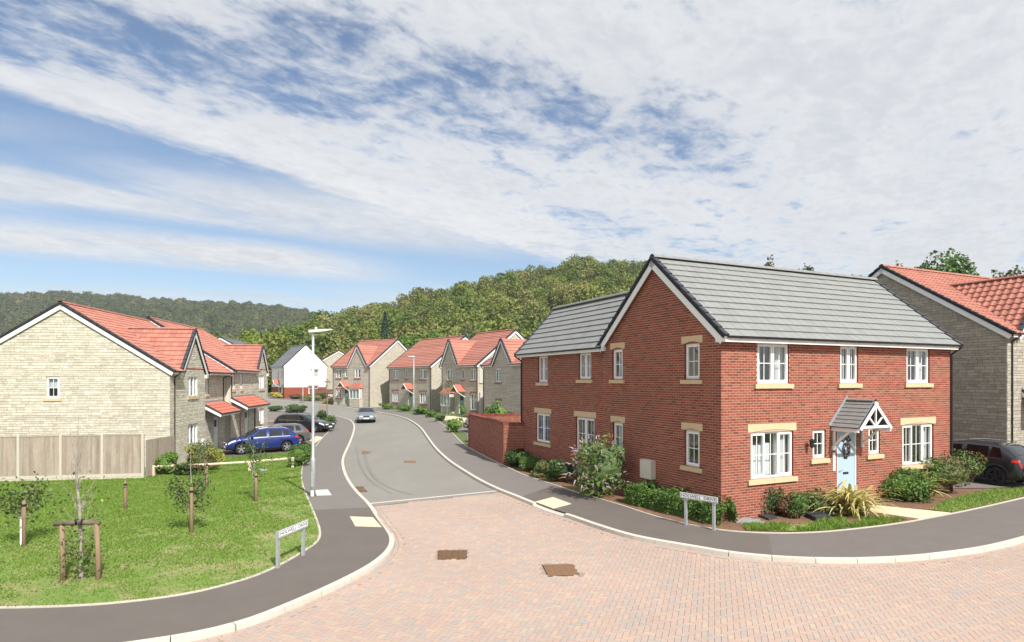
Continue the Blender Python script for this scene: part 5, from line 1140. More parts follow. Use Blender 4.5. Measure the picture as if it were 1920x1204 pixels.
# opaque cabin core so the glass never shows straight through: tinted glass over a dark interior
def put(name, label, kind, paint, front=None, rear=None, side=1, **k):
    """place by the ground contacts of the front and rear wheel on the near side (side +1 = the car's left)"""
    sp = SPEC[kind]; f, r_ = Vector(front), Vector(rear); d = f-r_; d.z = 0; d.normalize(); lf = Vector((-d.y, d.x, 0))
    mid = (f+r_)/2; ax = sum(sp['ax'])/2; o = mid-lf*side*(sp['W']/2-.1)-d*ax; o.z = min(f.z, r_.z)+k.pop('dz', .012)
    return make_car(name, label, o, math.atan2(d.y, d.x), kind, paint, **k)
bf, br = G(451, 853), G(538.5, 847)
put('parked_car', 'blue crossover car parked on the drive nose to the stone houses', 'suv', 'paint_blue', bf, br, 1)
hd = (bf-br); hd.z = 0; hd.normalize(); pl = Vector((-hd.y, hd.x, 0)); pl = pl if pl.y > 0 else -pl
gr = G(580, 834); put('parked_car', 'dark grey hatchback showing its red tail lamp just beyond the blue car', 'hatch', 'paint_grey', gr+hd*3.35, gr+hd*.75, 1)
kf = G(590, 811.5); kd = Vector((.97, -.22, 0)).normalized(); put('parked_car', 'black estate car with roof rails facing the footpath', 'estate', 'paint_black', kf, kf-kd*2.82, -1)
sf = (G(671, 792)+G(703, 792))/2; sd_ = Vector((.24, -.97, 0)).normalized(); sf2 = sf-sd_*.75
so_ = sf-sd_*4.47; so_.z = sf.z-KH+.012
make_car('moving_car', 'silver blue saloon driving along the tarmac road towards the junction', so_, math.atan2(sd_.y, sd_.x), 'saloon', 'paint_silverblue', group='cars on the road')
xr = G(1868, 912); hv = vR.copy(); put('parked_car', 'black crossover car parked on the drive between brick and stone houses', 'suv', 'paint_dark', xr+hv*2.7, xr, 1, dz=.036, alloy='black_trim')
p = at(935, 790, 47); p += Vector((1.5, .55, 0)); o = Vector((p.x, p.y, float(gh(p.x, p.y))+.02)); make_car('parked_car', 'black car half hidden behind the brick garden wall', o, math.atan2(-.38, -.92), 'hatch', 'paint_black')
p = at(951, 800, 39.5); p += Vector((1.95, .62, 0)); o = Vector((p.x, p.y, float(gh(p.x, p.y))+.025)); make_car('parked_car', 'pale silver car whose nose just shows past the end of the brick garden wall', o, math.atan2(-.30, -.95), 'saloon', 'paint_silver')
p = G(622, 752.5); make_car('parked_car', 'silver hatchback parked by the low brick wall of the white house', Vector((p.x, p.y, p.z+.02)), math.atan2(.92, .38), 'hatch', 'paint_silver')
# ------------------------------------------------------------ lamp posts, street signs
def lamp_post(pos, hgt, label, turn=0):
    t = thing('street_lamp', label, 'street lamp', pos, turn, 'street lamps')
    MB().lathe([(.0, -.3), (.082, -.3), (.082, 1.25), (.074, 1.30), (.052, 1.34), (.048, 3), (.042, hgt-.1), (.0, hgt-.1)], 16).build('column', 'galvanised', t, smooth=True)
    d = MB().box(-.045, .045, -.086, -.06, .35, .85); d.build('access_door', 'galvanised', t)
    MB().box(-.05, .05, -.088, -.084, 0.02, .22).build('number_label', 'sign_white', t)
    hd_ = MB(); pts = [(-.10, -.05, -.02), (.62, -.05, .05)]
    A = [(-.12, -.11, -.04), (-.12, .11, -.04), (-.12, .11, .05), (-.12, -.11, .05)]; B = [(.30, -.14, -.01), (.30, .14, -.01), (.30, .12, .07), (.30, -.12, .07)]; C = [(.66, -.10, .055), (.66, .10, .055), (.66, .08, .085), (.66, -.08, .085)]
    Z = lambda P: [(x, y, z+hgt-.06) for x, y, z in P]
    hd_.prism(Z(A), Z(B)); hd_.prism(Z(B), Z(C)); hd_.build('lantern', 'lamp_head', t); MB().lathe([(.04, 0), (.04, .09), (0, .1)], 10, 'z', (.1, 0, hgt-.01)).build('photocell', 'upvc', t)
    MB().lathe([(.05, hgt-.22), (.06, hgt-.16), (.06, hgt-.05)], 12).build('collar', 'galvanised', t)
    return t
p = G(587, 931); lamp_post(p, 5.72, 'tall galvanised street lamp standing on the footpath by the lawn')
p = G(568, 755); lamp_post(p, 6.3, 'slim grey street lamp in front of the white rendered house', math.pi)
p = G(776, 776); lamp_post(p, 6.3, 'slim white street lamp in front of the double fronted stone house', math.pi)
def street_sign(P0, P1, ztop, label, e0, e1):
    d = P1-P0; d.z = 0; Ls = d.length; d.normalize(); ang = math.atan2(d.y, d.x)
    t = thing('street_sign', label, 'street sign', P0, ang, 'street name signs')
    for k, x in enumerate((0, Ls)): MB().box(x-.035, x+.035, -.03, .03, -.35, ztop-.02).build('post', 'galvanised', t)
    MB().box(-e0, Ls+e1, -.052, -.034, ztop-.165, ztop).build('plate_frame', 'galvanised', t); pl_ = MB().box(-e0+.012, Ls+e1-.012, -.056, -.0525, ztop-.153, ztop-.012).build('plate', 'sign_white', t)
    b = MB()
    a0, a1, z0, z1 = -e0+.022, Ls+e1-.022, ztop-.143, ztop-.022
    for q in ((a0, a1, z0, z0+.007), (a0, a1, z1-.007, z1), (a0, a0+.007, z0, z1), (a1-.007, a1, z0, z1)): b.box(q[0], q[1], -.059, -.0565, q[2], q[3])
    b.build('border_line', 'black_print', pl_)
    cu = bpy.data.curves.new('lettering', 'FONT'); cu.body = 'HOLWELL  DRIVE'; cu.size = .1; cu.extrude = .001; cu.align_x = 'CENTER'; cu.align_y = 'CENTER'
    tmp = bpy.data.objects.new('lettering', cu); COL.objects.link(tmp); dg = bpy.context.evaluated_depsgraph_get(); me = bpy.data.meshes.new_from_object(tmp.evaluated_get(dg)); bpy.data.objects.remove(tmp); bpy.data.curves.remove(cu)
    me.materials.clear(); me.materials.append(MATS['black_print']); xsz = max(v.co.x for v in me.vertices)-min(v.co.x for v in me.vertices)
    o = ob('lettering', me, pl_, ((Ls+e1-e0)/2, -.0585, ztop-.0825), (R(90), 0, 0)); k = (Ls+e0+e1-.11)/xsz; o.scale = (k, min(k, 1.0), 1)
street_sign(G(521, 1065), G(568.5, 1041.5), .80, 'white street name plate on two posts at the edge of the lawn', .05, .12)
street_sign(G(1286, 984.5), G(1338.5, 994.5), .90, 'white street name plate on two posts in front of the brick gable', .16, .14)
# ------------------------------------------------------------ planting
def leaf_quads(C, Nn, size, asp=1.8, rg=RNG, flat=.55):
    """one small quad per centre, facing roughly along Nn"""
    n = len(C); r_ = rg.normal(size=(n, 3)); Nn = Nn/np.maximum(np.linalg.norm(Nn, axis=1)[:, None], 1e-6); d = Nn*flat+r_*(1-flat)*.8; d /= np.linalg.norm(d, axis=1)[:, None]
    t = np.cross(d, rg.normal(size=(n, 3))); t /= np.linalg.norm(t, axis=1)[:, None]+1e-9; b = np.cross(d, t)
    s = (np.asarray(size)*rg.uniform(.65, 1.3, n))[:, None]; t = t*s*asp*.5; b = b*s*.5
    V = np.stack([C-t, C+b-t*.1, C+t, C-b-t*.1], 1).reshape(-1, 3); return V, np.arange(4*n).reshape(-1, 4)
def blob_points(n, R3, lumps, rg=RNG, inner=.25, base_cut=-.95, lo_z=-.62):
    """points near the surface of a lumpy ellipsoid; returns centres and outward directions (unit radius 1 scaled by R3)"""
    L3 = rg.normal(size=(lumps, 3)); L3 /= np.linalg.norm(L3, axis=1)[:, None]; L3 *= rg.uniform(.35, .66, lumps)[:, None]; L3[:, 2] = rg.uniform(lo_z, .62, lumps); lr = rg.uniform(.34, .50, lumps)
    k = rg.integers(0, lumps, n); d = rg.normal(size=(n, 3)); d /= np.linalg.norm(d, axis=1)[:, None]
    rad = lr[k]*(1-inner*rg.random(n)**2); P = L3[k]+d*rad[:, None]
    P[:, 2] = np.maximum(P[:, 2], base_cut); return P*np.array(R3), (P*.4+d)*1.0
def add_core(V, F, R3, z0, f=.62, rg=RNG):
    b = len(V); n, m = 10, 6; vs = []
    for i in range(m+1):
        for j in range(n):
            a, e = 2*math.pi*j/n, -math.pi/2+math.pi*i/m; q = f*rg.uniform(.85, 1.1); vs.append((R3[0]*q*math.cos(e)*math.cos(a), R3[1]*q*math.cos(e)*math.sin(a), z0+R3[2]*q*math.sin(e)))
    fs = [[b+i*n+j, b+i*n+(j+1) % n, b+(i+1)*n+(j+1) % n, b+(i+1)*n+j] for i in range(m) for j in range(n)]
    return np.concatenate([V, np.array(vs)]), np.concatenate([F, np.array(fs)])
def shrub(label, x, y, wpx, hpx, mats, leaf=.05, dens=1.0, deep=None, cat='bush', name='shrub', group='garden shrubs', lumps=14, asp=1.8, dz=0, seedv=None, flat=.55, boxy=False, stem=True, depthf=1.0, rz=0):
    """x, y: photo position of the foot; width and height in photo pixels"""
    p = G(x, y); D = p.y; w_, hh = wpx*D/FPX, hpx*D/FPX; R3 = (w_/2*1.08, (deep or w_*depthf)/2, hh/2*1.06)
    rg = np.random.default_rng(int(x*7+y)); t = thing(name, label, cat, (p.x, p.y+R3[1]*.75, p.z-.02+dz), rz, group)
    area = 4*math.pi*((R3[0]*R3[1])**1.6/3+(R3[0]*R3[2])**1.6/3+(R3[1]*R3[2])**1.6/3)**(1/1.6); n = int(min(9000, dens*area/(leaf*leaf*asp)*2.6))
    ml = mats if isinstance(mats, (list, tuple)) else [mats]
    if boxy:
        P = rg.uniform(-1, 1, (n, 3)); ax_ = rg.integers(0, 3, n); sg = np.where(rg.random(n) < .5, -1, 1); P[np.arange(n), ax_] = sg*(1-.22*rg.random(n)**2); Nn = np.zeros((n, 3)); Nn[np.arange(n), ax_] = sg
        q = np.maximum(np.linalg.norm(P/1.18, axis=1)**1.5, 1); P = P/q[:, None]; P[:, 2] = np.maximum(P[:, 2], -1); P = P*np.array(R3)*1.0+.03*rg.normal(size=(n, 3))*w_**.3
    else: P, Nn = blob_points(n, R3, lumps, rg)
    P[:, 2] += R3[2]; P[:, 2] = np.maximum(P[:, 2], .03)
    V, F = leaf_quads(P, Nn+np.array([.25, -.4, .5]), leaf, asp, rg, flat); idx = np.zeros(len(F), int)
    if len(ml) > 1:
        nb = np.sin(P[:, 0]*9/w_*1.2+P[:, 2]*5/hh+rg.normal(size=n)*.7); idx = np.where(nb > .45, 1, 0)
        if len(ml) > 2: idx = np.where(P[:, 2] < hh*.28+.1*rg.normal(size=n)*hh, 2, idx)
    V, F = add_core(V, F, R3, R3[2], .66 if not boxy else .86, rg); idx = np.concatenate([idx, np.zeros(len(F)-len(idx), int)])
    ob('foliage', mesh('foliage', V, F, ml, idx.tolist()), t)
    if stem:
        m = MB()
        for k in range(5): a = k*1.3; m.tube([(0, 0, -.1), (math.cos(a)*R3[0]*.2, math.sin(a)*R3[1]*.2, hh*.25), (math.cos(a)*R3[0]*.45, math.sin(a)*R3[1]*.45, hh*.6)], [.025, .018, .008], 5)
        m.build('stem', 'bark', t)
    return t
def hedge(label, P0, P1, wid, hgt, mat, leaf=.045, name='hedge', cat='hedge', dens=1.0, group=None, wob=.10):
    P0, P1 = Vector(P0), Vector(P1); d = P1-P0; Ls = math.hypot(d.x, d.y); ang = math.atan2(d.y, d.x); t = thing(name, label, cat, P0, ang, group)
    rg = np.random.default_rng(int(abs(P0.x)*100)+3); n = int(min(16000, dens*(Ls*wid+2*Ls*hgt+2*wid*hgt)/(leaf*leaf*1.6)*2.6))
    s = rg.random(n)*Ls; a = rg.uniform(0, math.pi, n); e = np.abs(np.cos(a))**.55*np.sign(np.cos(a)); f = np.sin(a)**.55; wv = 1+wob*np.sin(s*4.1)+wob*.8*np.sin(s*9.3+1)+.06*rg.normal(size=n)
    rr = 1-.2*rg.random(n)**2; end = np.clip(np.minimum(s, Ls-s)/.35, .0, 1)**.5*.25+.75
    P = np.stack([s, e*wid/2*wv*rr*end, np.maximum(f*hgt*wv*rr*end, .03)+d.z*s/Ls], 1); Nn = np.stack([0*s, e, f], 1)
    V, F = leaf_quads(P, Nn+np.array([0, 0, .4]), leaf, 1.7, rg); b = len(V); k = 10
    cs = [(math.copysign(abs(math.cos(q))**.55, math.cos(q))*wid/2*.8, max(0, math.sin(q))**.55*hgt*.82) for q in np.linspace(0, math.pi, k)]
    cv = np.array([(x, y, z+(0 if x == .1 else d.z)) for x in (.1, Ls-.1) for y, z in cs]); cf = np.array([(b+i, b+i+1, b+k+i+1, b+k+i) for i in range(k-1)])
    ob('foliage', mesh('foliage', np.concatenate([V, cv]), np.concatenate([F, cf]), mat), t); m = MB()
    for q in np.arange(.3, Ls, .6): m.tube([(q, 0, -.1+d.z*q/Ls), (q+.05, .03, hgt*.6+d.z*q/Ls)], [.015, .01], 5)
    m.build('stem', 'bark', t); return t
def strap_plant(label, x, y, n, ln, wd=.05, rx=.15, group='strap leaved plants', sd=1):
    p = G(x, y); t = thing('phormium', label, 'plant', (p.x, p.y, p.z+.01), 0, group); rg = np.random.default_rng(sd); V = []; F = []
    for k in range(n):
        a = rg.uniform(0, 2*math.pi); l_ = ln*rg.uniform(.6, 1.12); el = rg.uniform(R(30), R(80)); c = rg.normal(size=2)*rx*.5; b = len(V); m = 8; w_ = wd*rg.uniform(.7, 1.2); d = np.array([math.cos(a), math.sin(a)]); pp = np.array([c[0], c[1], 0.]); e = el; eend = -R(rg.uniform(10, 75))
        for i in range(m+1):
            f = i/m; ww = w_*(1 if f < .6 else max(.05, 1-(f-.6)/.4))*.5; s_ = np.array([-d[1], d[0], 0])*ww
            V += [pp+s_, pp-s_]; pp = pp+np.array([d[0]*math.cos(e), d[1]*math.cos(e), math.sin(e)])*l_/m; e = el+(eend-el)*((i+1)/m)**1.25
            pp[2] = max(pp[2], .02)
        F += [(b+2*i, b+2*i+1, b+2*i+3, b+2*i+2) for i in range(m)]
    ob('leaf_clump', mesh('leaf_clump', V, F, 'phormium'), t, kind='stuff')
# --- by the brick house
b0, b1 = G(1163, 944), G(1352, 991); nn = (b1-b0).normalized(); nv = Vector((-nn.y, nn.x, 0)); nv = nv if nv.y > 0 else -nv
hedge('clipped bright green hedge between the footpath and the brick gable', b0+nv*.55, b1+nv*.50-nn*.12, .95, .62, 'leaf_hedge', .05)
for k, (x, y, w_, h_, mt) in enumerate(((966, 878, 56, 30, 'leaf_dark'), (994, 886, 60, 33, 'leaf_hedge'), (1022, 898, 62, 32, ['leaf_olive', 'leaf_hedge']), (1054, 908, 62, 44, ['leaf_dark', 'leaf_hedge']))):
    shrub(('dark low shrub nearest the brick garden wall', 'bright green shrub between dark ones under the brick wing', 'olive shrub with pale tips under the brick wing', 'dark rounded shrub next to the flowering buddleia')[k], x, y, w_, h_, mt, .05, lumps=9)
bt = shrub('big flowering buddleia with purple spikes against the brick gable', 1130, 940, 122, 112, ['leaf_bud', 'leaf_light'], .075, .75, deep=1.7, cat='bush', name='buddleia', lumps=26, asp=2.6, group=None, flat=.35)
rg = np.random.default_rng(5); P, Nn = blob_points(300, (1.25, .95, 1.12), 22, rg); P[:, 2] += 1.05; sel = P[:, 2] > .45
for mt, nm, pick in (('flower_purple', 'flower_spike', 0), ('flower_spent', 'spent_spike', 1)):
    V = []; F = []
    for i, (c, d) in enumerate(zip(P[sel], Nn[sel])):
        if i % 2 != pick: continue
        d = d/np.linalg.norm(d); d[2] += .35; d /= np.linalg.norm(d); s_ = np.cross(d, (0, 0, 1)); s_ /= np.linalg.norm(s_)+1e-6; u_ = np.cross(s_, d); l_ = rg.uniform(.16, .30)
        for j in range(6):
            q = c+d*l_*j/6+np.array((0, 0, -.10*(j/6)**2)); r_ = .028*(1-j/7); b = len(V); V += [q+s_*r_, q+u_*r_, q-s_*r_, q-u_*r_]
            if j: F += [(b-4+k, b-4+(k+1) % 4, b+(k+1) % 4, b+k) for k in range(4)]
    ob(nm, mesh(nm, V, F, mt), bt, kind='stuff')
shrub('small clipped square bush at the foot of the wide ground floor window', 1445, 968, 58, 52, ['leaf_dark', 'leaf_olive', 'leaf_red'], .04, boxy=True, depthf=.8)
shrub('reddish brown bush between the clipped bushes under the wide window', 1482, 973, 54, 38, ['leaf_red', 'leaf_olive'], .045, lumps=9)
shrub('round dark green bush beside the raised black cover', 1503, 975, 52, 48, ['leaf_hedge', 'leaf_dark', 'leaf_red'], .045, lumps=10)
shrub('spreading grey green bush under the small window by the door', 1543, 969, 90, 42, ['leaf_olive', 'leaf_hedge'], .05, lumps=12)
strap_plant('large striped yellow phormium beside the blue front door', 1594, 963, 190, 1.55, .085, .40, sd=3)
strap_plant('striped yellow phormium rising behind the green bushes under the wide far window', 1694, 929, 120, 1.7, .085, .35, sd=4)
shrub('dark green bush to the side of the front door path', 1652, 934, 84, 58, ['leaf_hedge', 'leaf_dark'], .05, deep=1.0)
shrub('broad green bush bordering the garden path', 1716, 946, 128, 62, ['leaf_hedge', 'leaf_light', 'leaf_hedge'], .055, lumps=22, deep=1.4)
shrub('large olive brown bush in front of the black crossover car', 1788, 932, 152, 78, ['leaf_olive', 'leaf_hedge', 'leaf_red'], .05, lumps=22, deep=1.8)
shrub('leafy climber showing above the brick garden wall', 938, 835, 38, 72, ['leaf_light', 'leaf_hedge'], .09, lumps=12, deep=1.2, dz=.35)
shrub('pale leafy shrub showing above the brick garden wall beside the climber', 916, 832, 26, 60, ['leaf_light', 'leaf_bud'], .09, lumps=8, deep=1.2, dz=.25)
# wreath on the front door
wt = thing('door_wreath', 'dried flower wreath hanging on the pale blue front door', 'wreath', RC+uR*5.245+vR*.045+Vector((0, 0, 1.78)), TH); rg = np.random.default_rng(8); a_ = rg.uniform(0, 6.28, 420); C = np.stack([np.cos(a_)*.13, -.03+0*a_, np.sin(a_)*.19], 1)+rg.normal(size=(420, 3))*np.array((.022, .014, .028)); V, F = leaf_quads(C, rg.normal(size=(420, 3))+np.array((0, -1, 0)), .04, 1.6, rg)
ob('foliage', mesh('foliage', V, F, ['leaf_olive', 'flower_spent', 'flower_purple'], rg.integers(0, 3, 420).tolist()), wt); MB().tube([(math.cos(k*math.pi/8)*.13, -.02, math.sin(k*math.pi/8)*.19) for k in range(17)], .012, 6).build('ring', 'bark', wt)
# --- left side
shrub('bright green shrub between timber fence and stone house corner', 304, 893, 46, 44, 'leaf_light', .07, lumps=10)
shrub('large yellow green shrub under the front window of the stone house', 365, 888, 66, 54, ['leaf_olive', 'leaf_yellow'], .07, lumps=16)
shrub('golden leaved shrub next to the stone house porch', 398, 872, 46, 28, ['leaf_yellow', 'leaf_light'], .07, lumps=9)
shrub('dark low shrub behind the low rail by the fence', 340, 894, 60, 22, ['leaf_dark', 'leaf_red'], .06, lumps=8)
shrub('dark evergreen bush at the end of the low rail', 556, 877, 50, 40, 'leaf_hedge', .06, lumps=14)
shrub('evergreen bush at the corner of the drive behind the blue car', 568, 856, 40, 22, ['leaf_hedge', 'leaf_dark'], .06, lumps=10)
for k, (x, y, w_, h_, m_) in enumerate(((600, 800, 30, 30, 'leaf_dark'), (617, 806, 26, 26, 'leaf_hedge'), (550, 775, 40, 16, 'leaf_dark'), (513, 772, 30, 11, 'leaf_dark'))):
    shrub(('dark bush beside the two stakes at the kerb', 'green bush in front of the black estate car', 'low rounded hedge bush at the far end of the cream drive', 'low dark bush beside the gable of the far stone house')[k], x, y, w_, h_, m_, .09, lumps=10, dens=.8)
for k, (x, y, w_, h_, m_) in enumerate(((520, 747, 44, 11, 'leaf_gold'), (552, 749, 26, 9, 'leaf_red'), (583, 752, 44, 12, ['leaf_olive', 'leaf_hedge']), (613, 757, 28, 8, 'leaf_gold'), (652, 760, 34, 9, 'leaf_gold'), (678, 762, 26, 9, ['leaf_gold', 'leaf_light']), (724, 768, 30, 11, 'leaf_hedge'), (757, 772, 34, 12, 'leaf_hedge'), (787, 778, 36, 15, ['leaf_hedge', 'leaf_dark']), (808, 783, 24, 13, 'leaf_hedge'), (823, 790, 20, 13, 'leaf_dark'), (853, 812, 36, 27, 'leaf_light'), (601, 748, 26, 11, 'leaf_dark'), (868, 778, 12, 16, 'leaf_light'))):
    shrub(('yellow hedge shrub across the road from the cream drive', 'red leaved shrub before the low brick wall', 'mixed green shrub before the low brick wall', 'golden shrub in front of the silver hatchback', 'golden hedge shrub under the bay window at the bend', 'golden hedge shrub by the lit gable at the bend', 'green hedge shrub under the far window of the double fronted house', 'green hedge shrub before the central hooded door', 'green hedge shrub at the foot of the slim white lamp', 'small green hedge shrub past the slim white lamp', 'small dark shrub at the edge of the cream parking bay', 'fresh green shrub at the footpath near the garden wall end', 'dark shrub beside the low brick wall of the white house', 'light green shrub by the door of the bay window house')[k], x, y, w_, h_, m_, .12, lumps=9, dens=.7)
# --- stakes, saplings, rail
def stake(label, x, y, h_, group='tree stakes on the lawn', r_=.045, tie=True):
    p = G(x, y); t = thing('tree_stake', label, 'stake', p, random.uniform(0, 3), group); m = MB().lathe([(0, -.3), (r_, -.3), (r_*1.03, h_*.5), (r_*.95, h_-.015), (r_*.7, h_), (0, h_)], 9); m.build('post', 'post_wood', t, smooth=True)
    if tie: MB().lathe([(r_*1.05, h_-.14), (r_*1.25, h_-.13), (r_*1.25, h_-.09), (r_*1.05, h_-.08)], 9).build('tie', 'rubber', t)
    return p
def sapling(label, p, h_, crown, mats, leaf=.05, n=500, spread=.35, low=.3, group='young trees on the lawn', sd=1, bark='pale_bark', fork=7, up=1.0, hi=.85):
    t = thing('young_tree', label, 'tree', p, 0, group); rg = np.random.default_rng(sd); m = MB(); m.tube([(0, 0, -.1), (.02, .01, h_*.4), (-.02, .02, h_*.75), (.0, 0, h_)], [.022, .018, .010, .004], 6); tips = []
    for k in range(fork):
        z0 = h_*rg.uniform(low, hi); a = rg.uniform(0, 6.28); l_ = ((h_-z0)*.6+.25)*(1 if hi > .8 else .55); d = Vector((math.cos(a)*spread, math.sin(a)*spread, up)).normalized()
        q = [Vector((0, 0, z0)), Vector((0, 0, z0))+d*l_*.5, Vector((0, 0, z0))+d*l_+Vector((0, 0, .08))]; m.tube(q, [.010, .007, .003], 5); tips += [q[1], q[2], (q[1]+q[2])/2]
    m.build('trunk', bark, t)
    if n:
        C = []; 
        for k in range(n): q = tips[rg.integers(0, len(tips))]; C.append(np.array(q)+rg.normal(size=3)*crown*np.array((.5, .5, .45)))
        V, F = leaf_quads(np.array(C), rg.normal(size=(n, 3))+np.array((0, 0, .6)), leaf, 1.7, rg); ml = mats if isinstance(mats, list) else [mats]
        ob('crown', mesh('crown', V, F, ml, rg.integers(0, len(ml), n).tolist()), t)
    return t
p = stake('leaning stake next to the bushy sapling with a white guard', 45, 1025, 1.10); q = G(40, 1022)
st_ = sapling('bushy sapling with a white trunk guard beside its stake', q, 1.35, .33, ['leaf_dark', 'leaf_hedge', 'leaf_olive'], .055, 700, .8, .25, sd=2); MB().lathe([(.03, 0), (.03, .68)], 8).build('trunk_guard', 'upvc', st_)
stake('bare stake standing alone before the timber fence', 235, 956, .92)
p = stake('stake holding the leafy sapling in the middle of the lawn', 359, 1000, 1.2); sapling('slim leafy sapling in the middle of the lawn', G(358, 998), 2.3, .20, ['leaf_dark', 'leaf_hedge', 'leaf_olive'], .05, 800, .75, .12, sd=3, fork=12, hi=.5)
stake('stake near the low rail in front of the yellow shrub', 388, 914, 1.05); sapling('thin sapling near the low rail in front of the yellow shrub', G(384, 912), 1.6, .22, ['leaf_olive', 'leaf_hedge'], .05, 350, .5, .2, sd=4)
stake('stake beside the small sapling near the lamp post', 480, 941, .95); sapling('small dark sapling near the lamp post', G(476, 938), 1.9, .2, ['leaf_dark', 'leaf_hedge'], .05, 420, .5, .1, sd=6)
for k, (x, y, h_) in enumerate(((600, 798, 1.9), (605, 799, 1.9), (614, 801, 2.6))): stake(('slim stake of the pair by the kerbside bush, outer one', 'slim stake of the pair by the kerbside bush, inner one', 'tall slim stake by the kerbside bush')[k], x, y, h_, 'tree stakes by the kerb', .04, False)
sapling('thin bare sapling tied to the kerbside stakes', G(611, 800), 4.2, .1, 'leaf_olive', .08, 60, .3, .5, sd=9)
sapling('thin young tree before the bay window house', G(838, 796), 4.0, .3, ['leaf_light', 'leaf_olive'], .09, 160, .4, .5, sd=12)
# stake frame with the tall bare sapling
A, B = G(118, 1090), G(184, 1087); d = B-A; fr_ = thing('sapling_support', 'rustic wooden frame of two posts and a crossbar round the bare sapling', 'tree support', A, math.atan2(d.y, d.x)); Ls = math.hypot(d.x, d.y)
for x, dx in ((0, -.02), (Ls, -.03)): MB().tube([(x, 0, -.3), (x, 0, .5), (x+dx, 0, 1.12)], [.05, .048, .045], 9).build('post', 'post_wood', fr_, smooth=True)
MB().tube([(-.16, 0, 1.14), (Ls*.5, 0, 1.16), (Ls+.03, 0, 1.13)], [.05, .052, .045], 9).build('crossbar', 'bark', fr_, smooth=True)
for x in (.26, .36): MB().lathe([(.055, -.02), (.06, -.02), (.06, .02), (.055, .02)], 10, 'x', (x, 0, 1.16)).build('tie', 'rubber', fr_)
tt = thing('young_tree', 'tall nearly bare sapling growing inside the wooden frame', 'tree', G(152, 1086), 0, 'young trees on the lawn'); m = MB(); rg = np.random.default_rng(21)
m.tube([(0, 0, -.1), (-.01, .02, .7), (-.03, .0, 1.4), (-.10, .02, 2.0), (-.09, 0, 2.3)], [.04, .036, .03, .022, .018], 8)
for e_ in ((-.36, .05, 2.55), (-.22, 0, 3.0), (-.06, .02, 3.3), (.13, -.02, 2.85)): m.tube([(-.09, 0, 2.25), ((-.09+e_[0])/2-.01, e_[1]/2, (2.25+e_[2])/2-.03), e_], [.014, .010, .004], 6)
for k in range(26): z0 = rg.uniform(.3, 1.95); a = rg.uniform(0, 6.28); l_ = rg.uniform(.3, .6); m.tube([(-.03, 0, z0), (-.03+math.cos(a)*l_*.4, math.sin(a)*l_*.4, z0+l_*.35), (-.03+math.cos(a)*l_*.7, math.sin(a)*l_*.7, z0+l_*.9)], [.007, .005, .002], 4)
m.build('trunk', 'pale_bark', tt); C = rg.normal(size=(420, 3))*np.array((.18, .18, .26))+np.array((-.02, 0, .48)); C2 = rg.normal(size=(130, 3))*np.array((.28, .28, .3))+np.array((-.04, 0, 1.5)); C = np.concatenate([C, C2]); C[:, 2] = np.maximum(C[:, 2], .05)
V, F = leaf_quads(C, rg.normal(size=C.shape)+np.array((0, 0, .5)), .05, 1.5, rg); ob('crown', mesh('crown', V, F, ['leaf_hedge', 'leaf_olive', 'leaf_yellow'], rg.choice(3, len(F), p=(.5, .4, .1)).tolist()), tt)
pr = [G(288, 893), G(370, 890), G(468, 884), G(549, 877)]; rl = thing('low_rail', 'low timber post and rail barrier along the lawn edge', 'fence', pr[0]); o0 = pr[0]
for q in pr: MB().box(-.06, .06, -.06, .06, -.3, .44).build('post', 'rail_wood', rl, loc=q-o0, rot=(0, 0, .2))
e0, e1 = pr[0]+(pr[0]-pr[1])*.2, pr[3]+(pr[3]-pr[2])*.16
for a, b in zip([e0]+pr[1:3], pr[1:3]+[e1]): MB().tube([a-o0+Vector((0, 0, .47)), b-o0+Vector((0, 0, .47))], .062, 10).build('rail', 'rail_wood', rl)
# --- grass blades over the lawn
def dry(X, Y, d_edge=None):
    n_ = np.sin(X*1.7+np.sin(Y*1.1)*1.3)*np.sin(Y*2.1+1.2*np.sin(X*.9))*.5+np.sin(X*4.3+1)*np.sin(Y*4.9+.4*X)*.3+np.sin(X*9.1+Y*3)*np.sin(Y*8.3-X*2)*.2
    return n_
le_near = le[::3]
def edge_dist(C): return np.sqrt(((C[:, None, :]-le_near[None])**2).sum(-1)).min(1)
def blades(name, poly, n, hgt, off, label, parent=None, cond=None):
    P = np.array([(p[0], p[1]) for p in poly]); lo, hi = P.min(0), P.max(0); C = RNG.uniform(lo, hi, (int(n*3), 2)); C = C[inside(C, P)]
    C = C[(C[:, 1] > 8) & (np.abs(C[:, 0]) < 1.0*C[:, 1]+1)]
    if cond is not None: C = C[cond(C)]
    C = C[:n]; k = len(C); a = RNG.uniform(0, 6.28, k); h_ = hgt*RNG.uniform(.4, 1.25, k)*(1+C[:, 1]*.012); w_ = .011*(1+C[:, 1]*.05)*RNG.uniform(.7, 1.3, k)
    z = gh(C[:, 0], C[:, 1])+off; s_ = np.stack([np.cos(a), np.sin(a)], 1)*w_[:, None]; ln = RNG.normal(size=(k, 2))*h_[:, None]*.55
    V = np.stack([np.c_[C-s_, z], np.c_[C+s_, z], np.c_[C+ln, z+h_]], 1).reshape(-1, 3)
    o = ob(name, mesh(name, V, np.arange(3*k).reshape(-1, 3), 'grass_blade'), parent, kind='stuff'); tag(o, label, 'grass')
def lawn_cond(C):
    m_ = np.concatenate([edge_dist(C[i:i+20000]) for i in range(0, len(C), 20000)]); v_ = dry(C[:, 0], C[:, 1])+.75*np.clip(1-m_/2.6, 0, 1)-.05+.12*RNG.normal(size=len(C)); return (v_ < .36) | (RNG.random(len(C)) < .28)
blades('grass', lawn_poly, 300000, .04, .005, 'short green grass of the lawn with dry patches', cond=lawn_cond)
vcond = lambda C: (dry(C[:, 0]*1.5, C[:, 1]*1.5)+.2*RNG.normal(size=len(C))) < .12
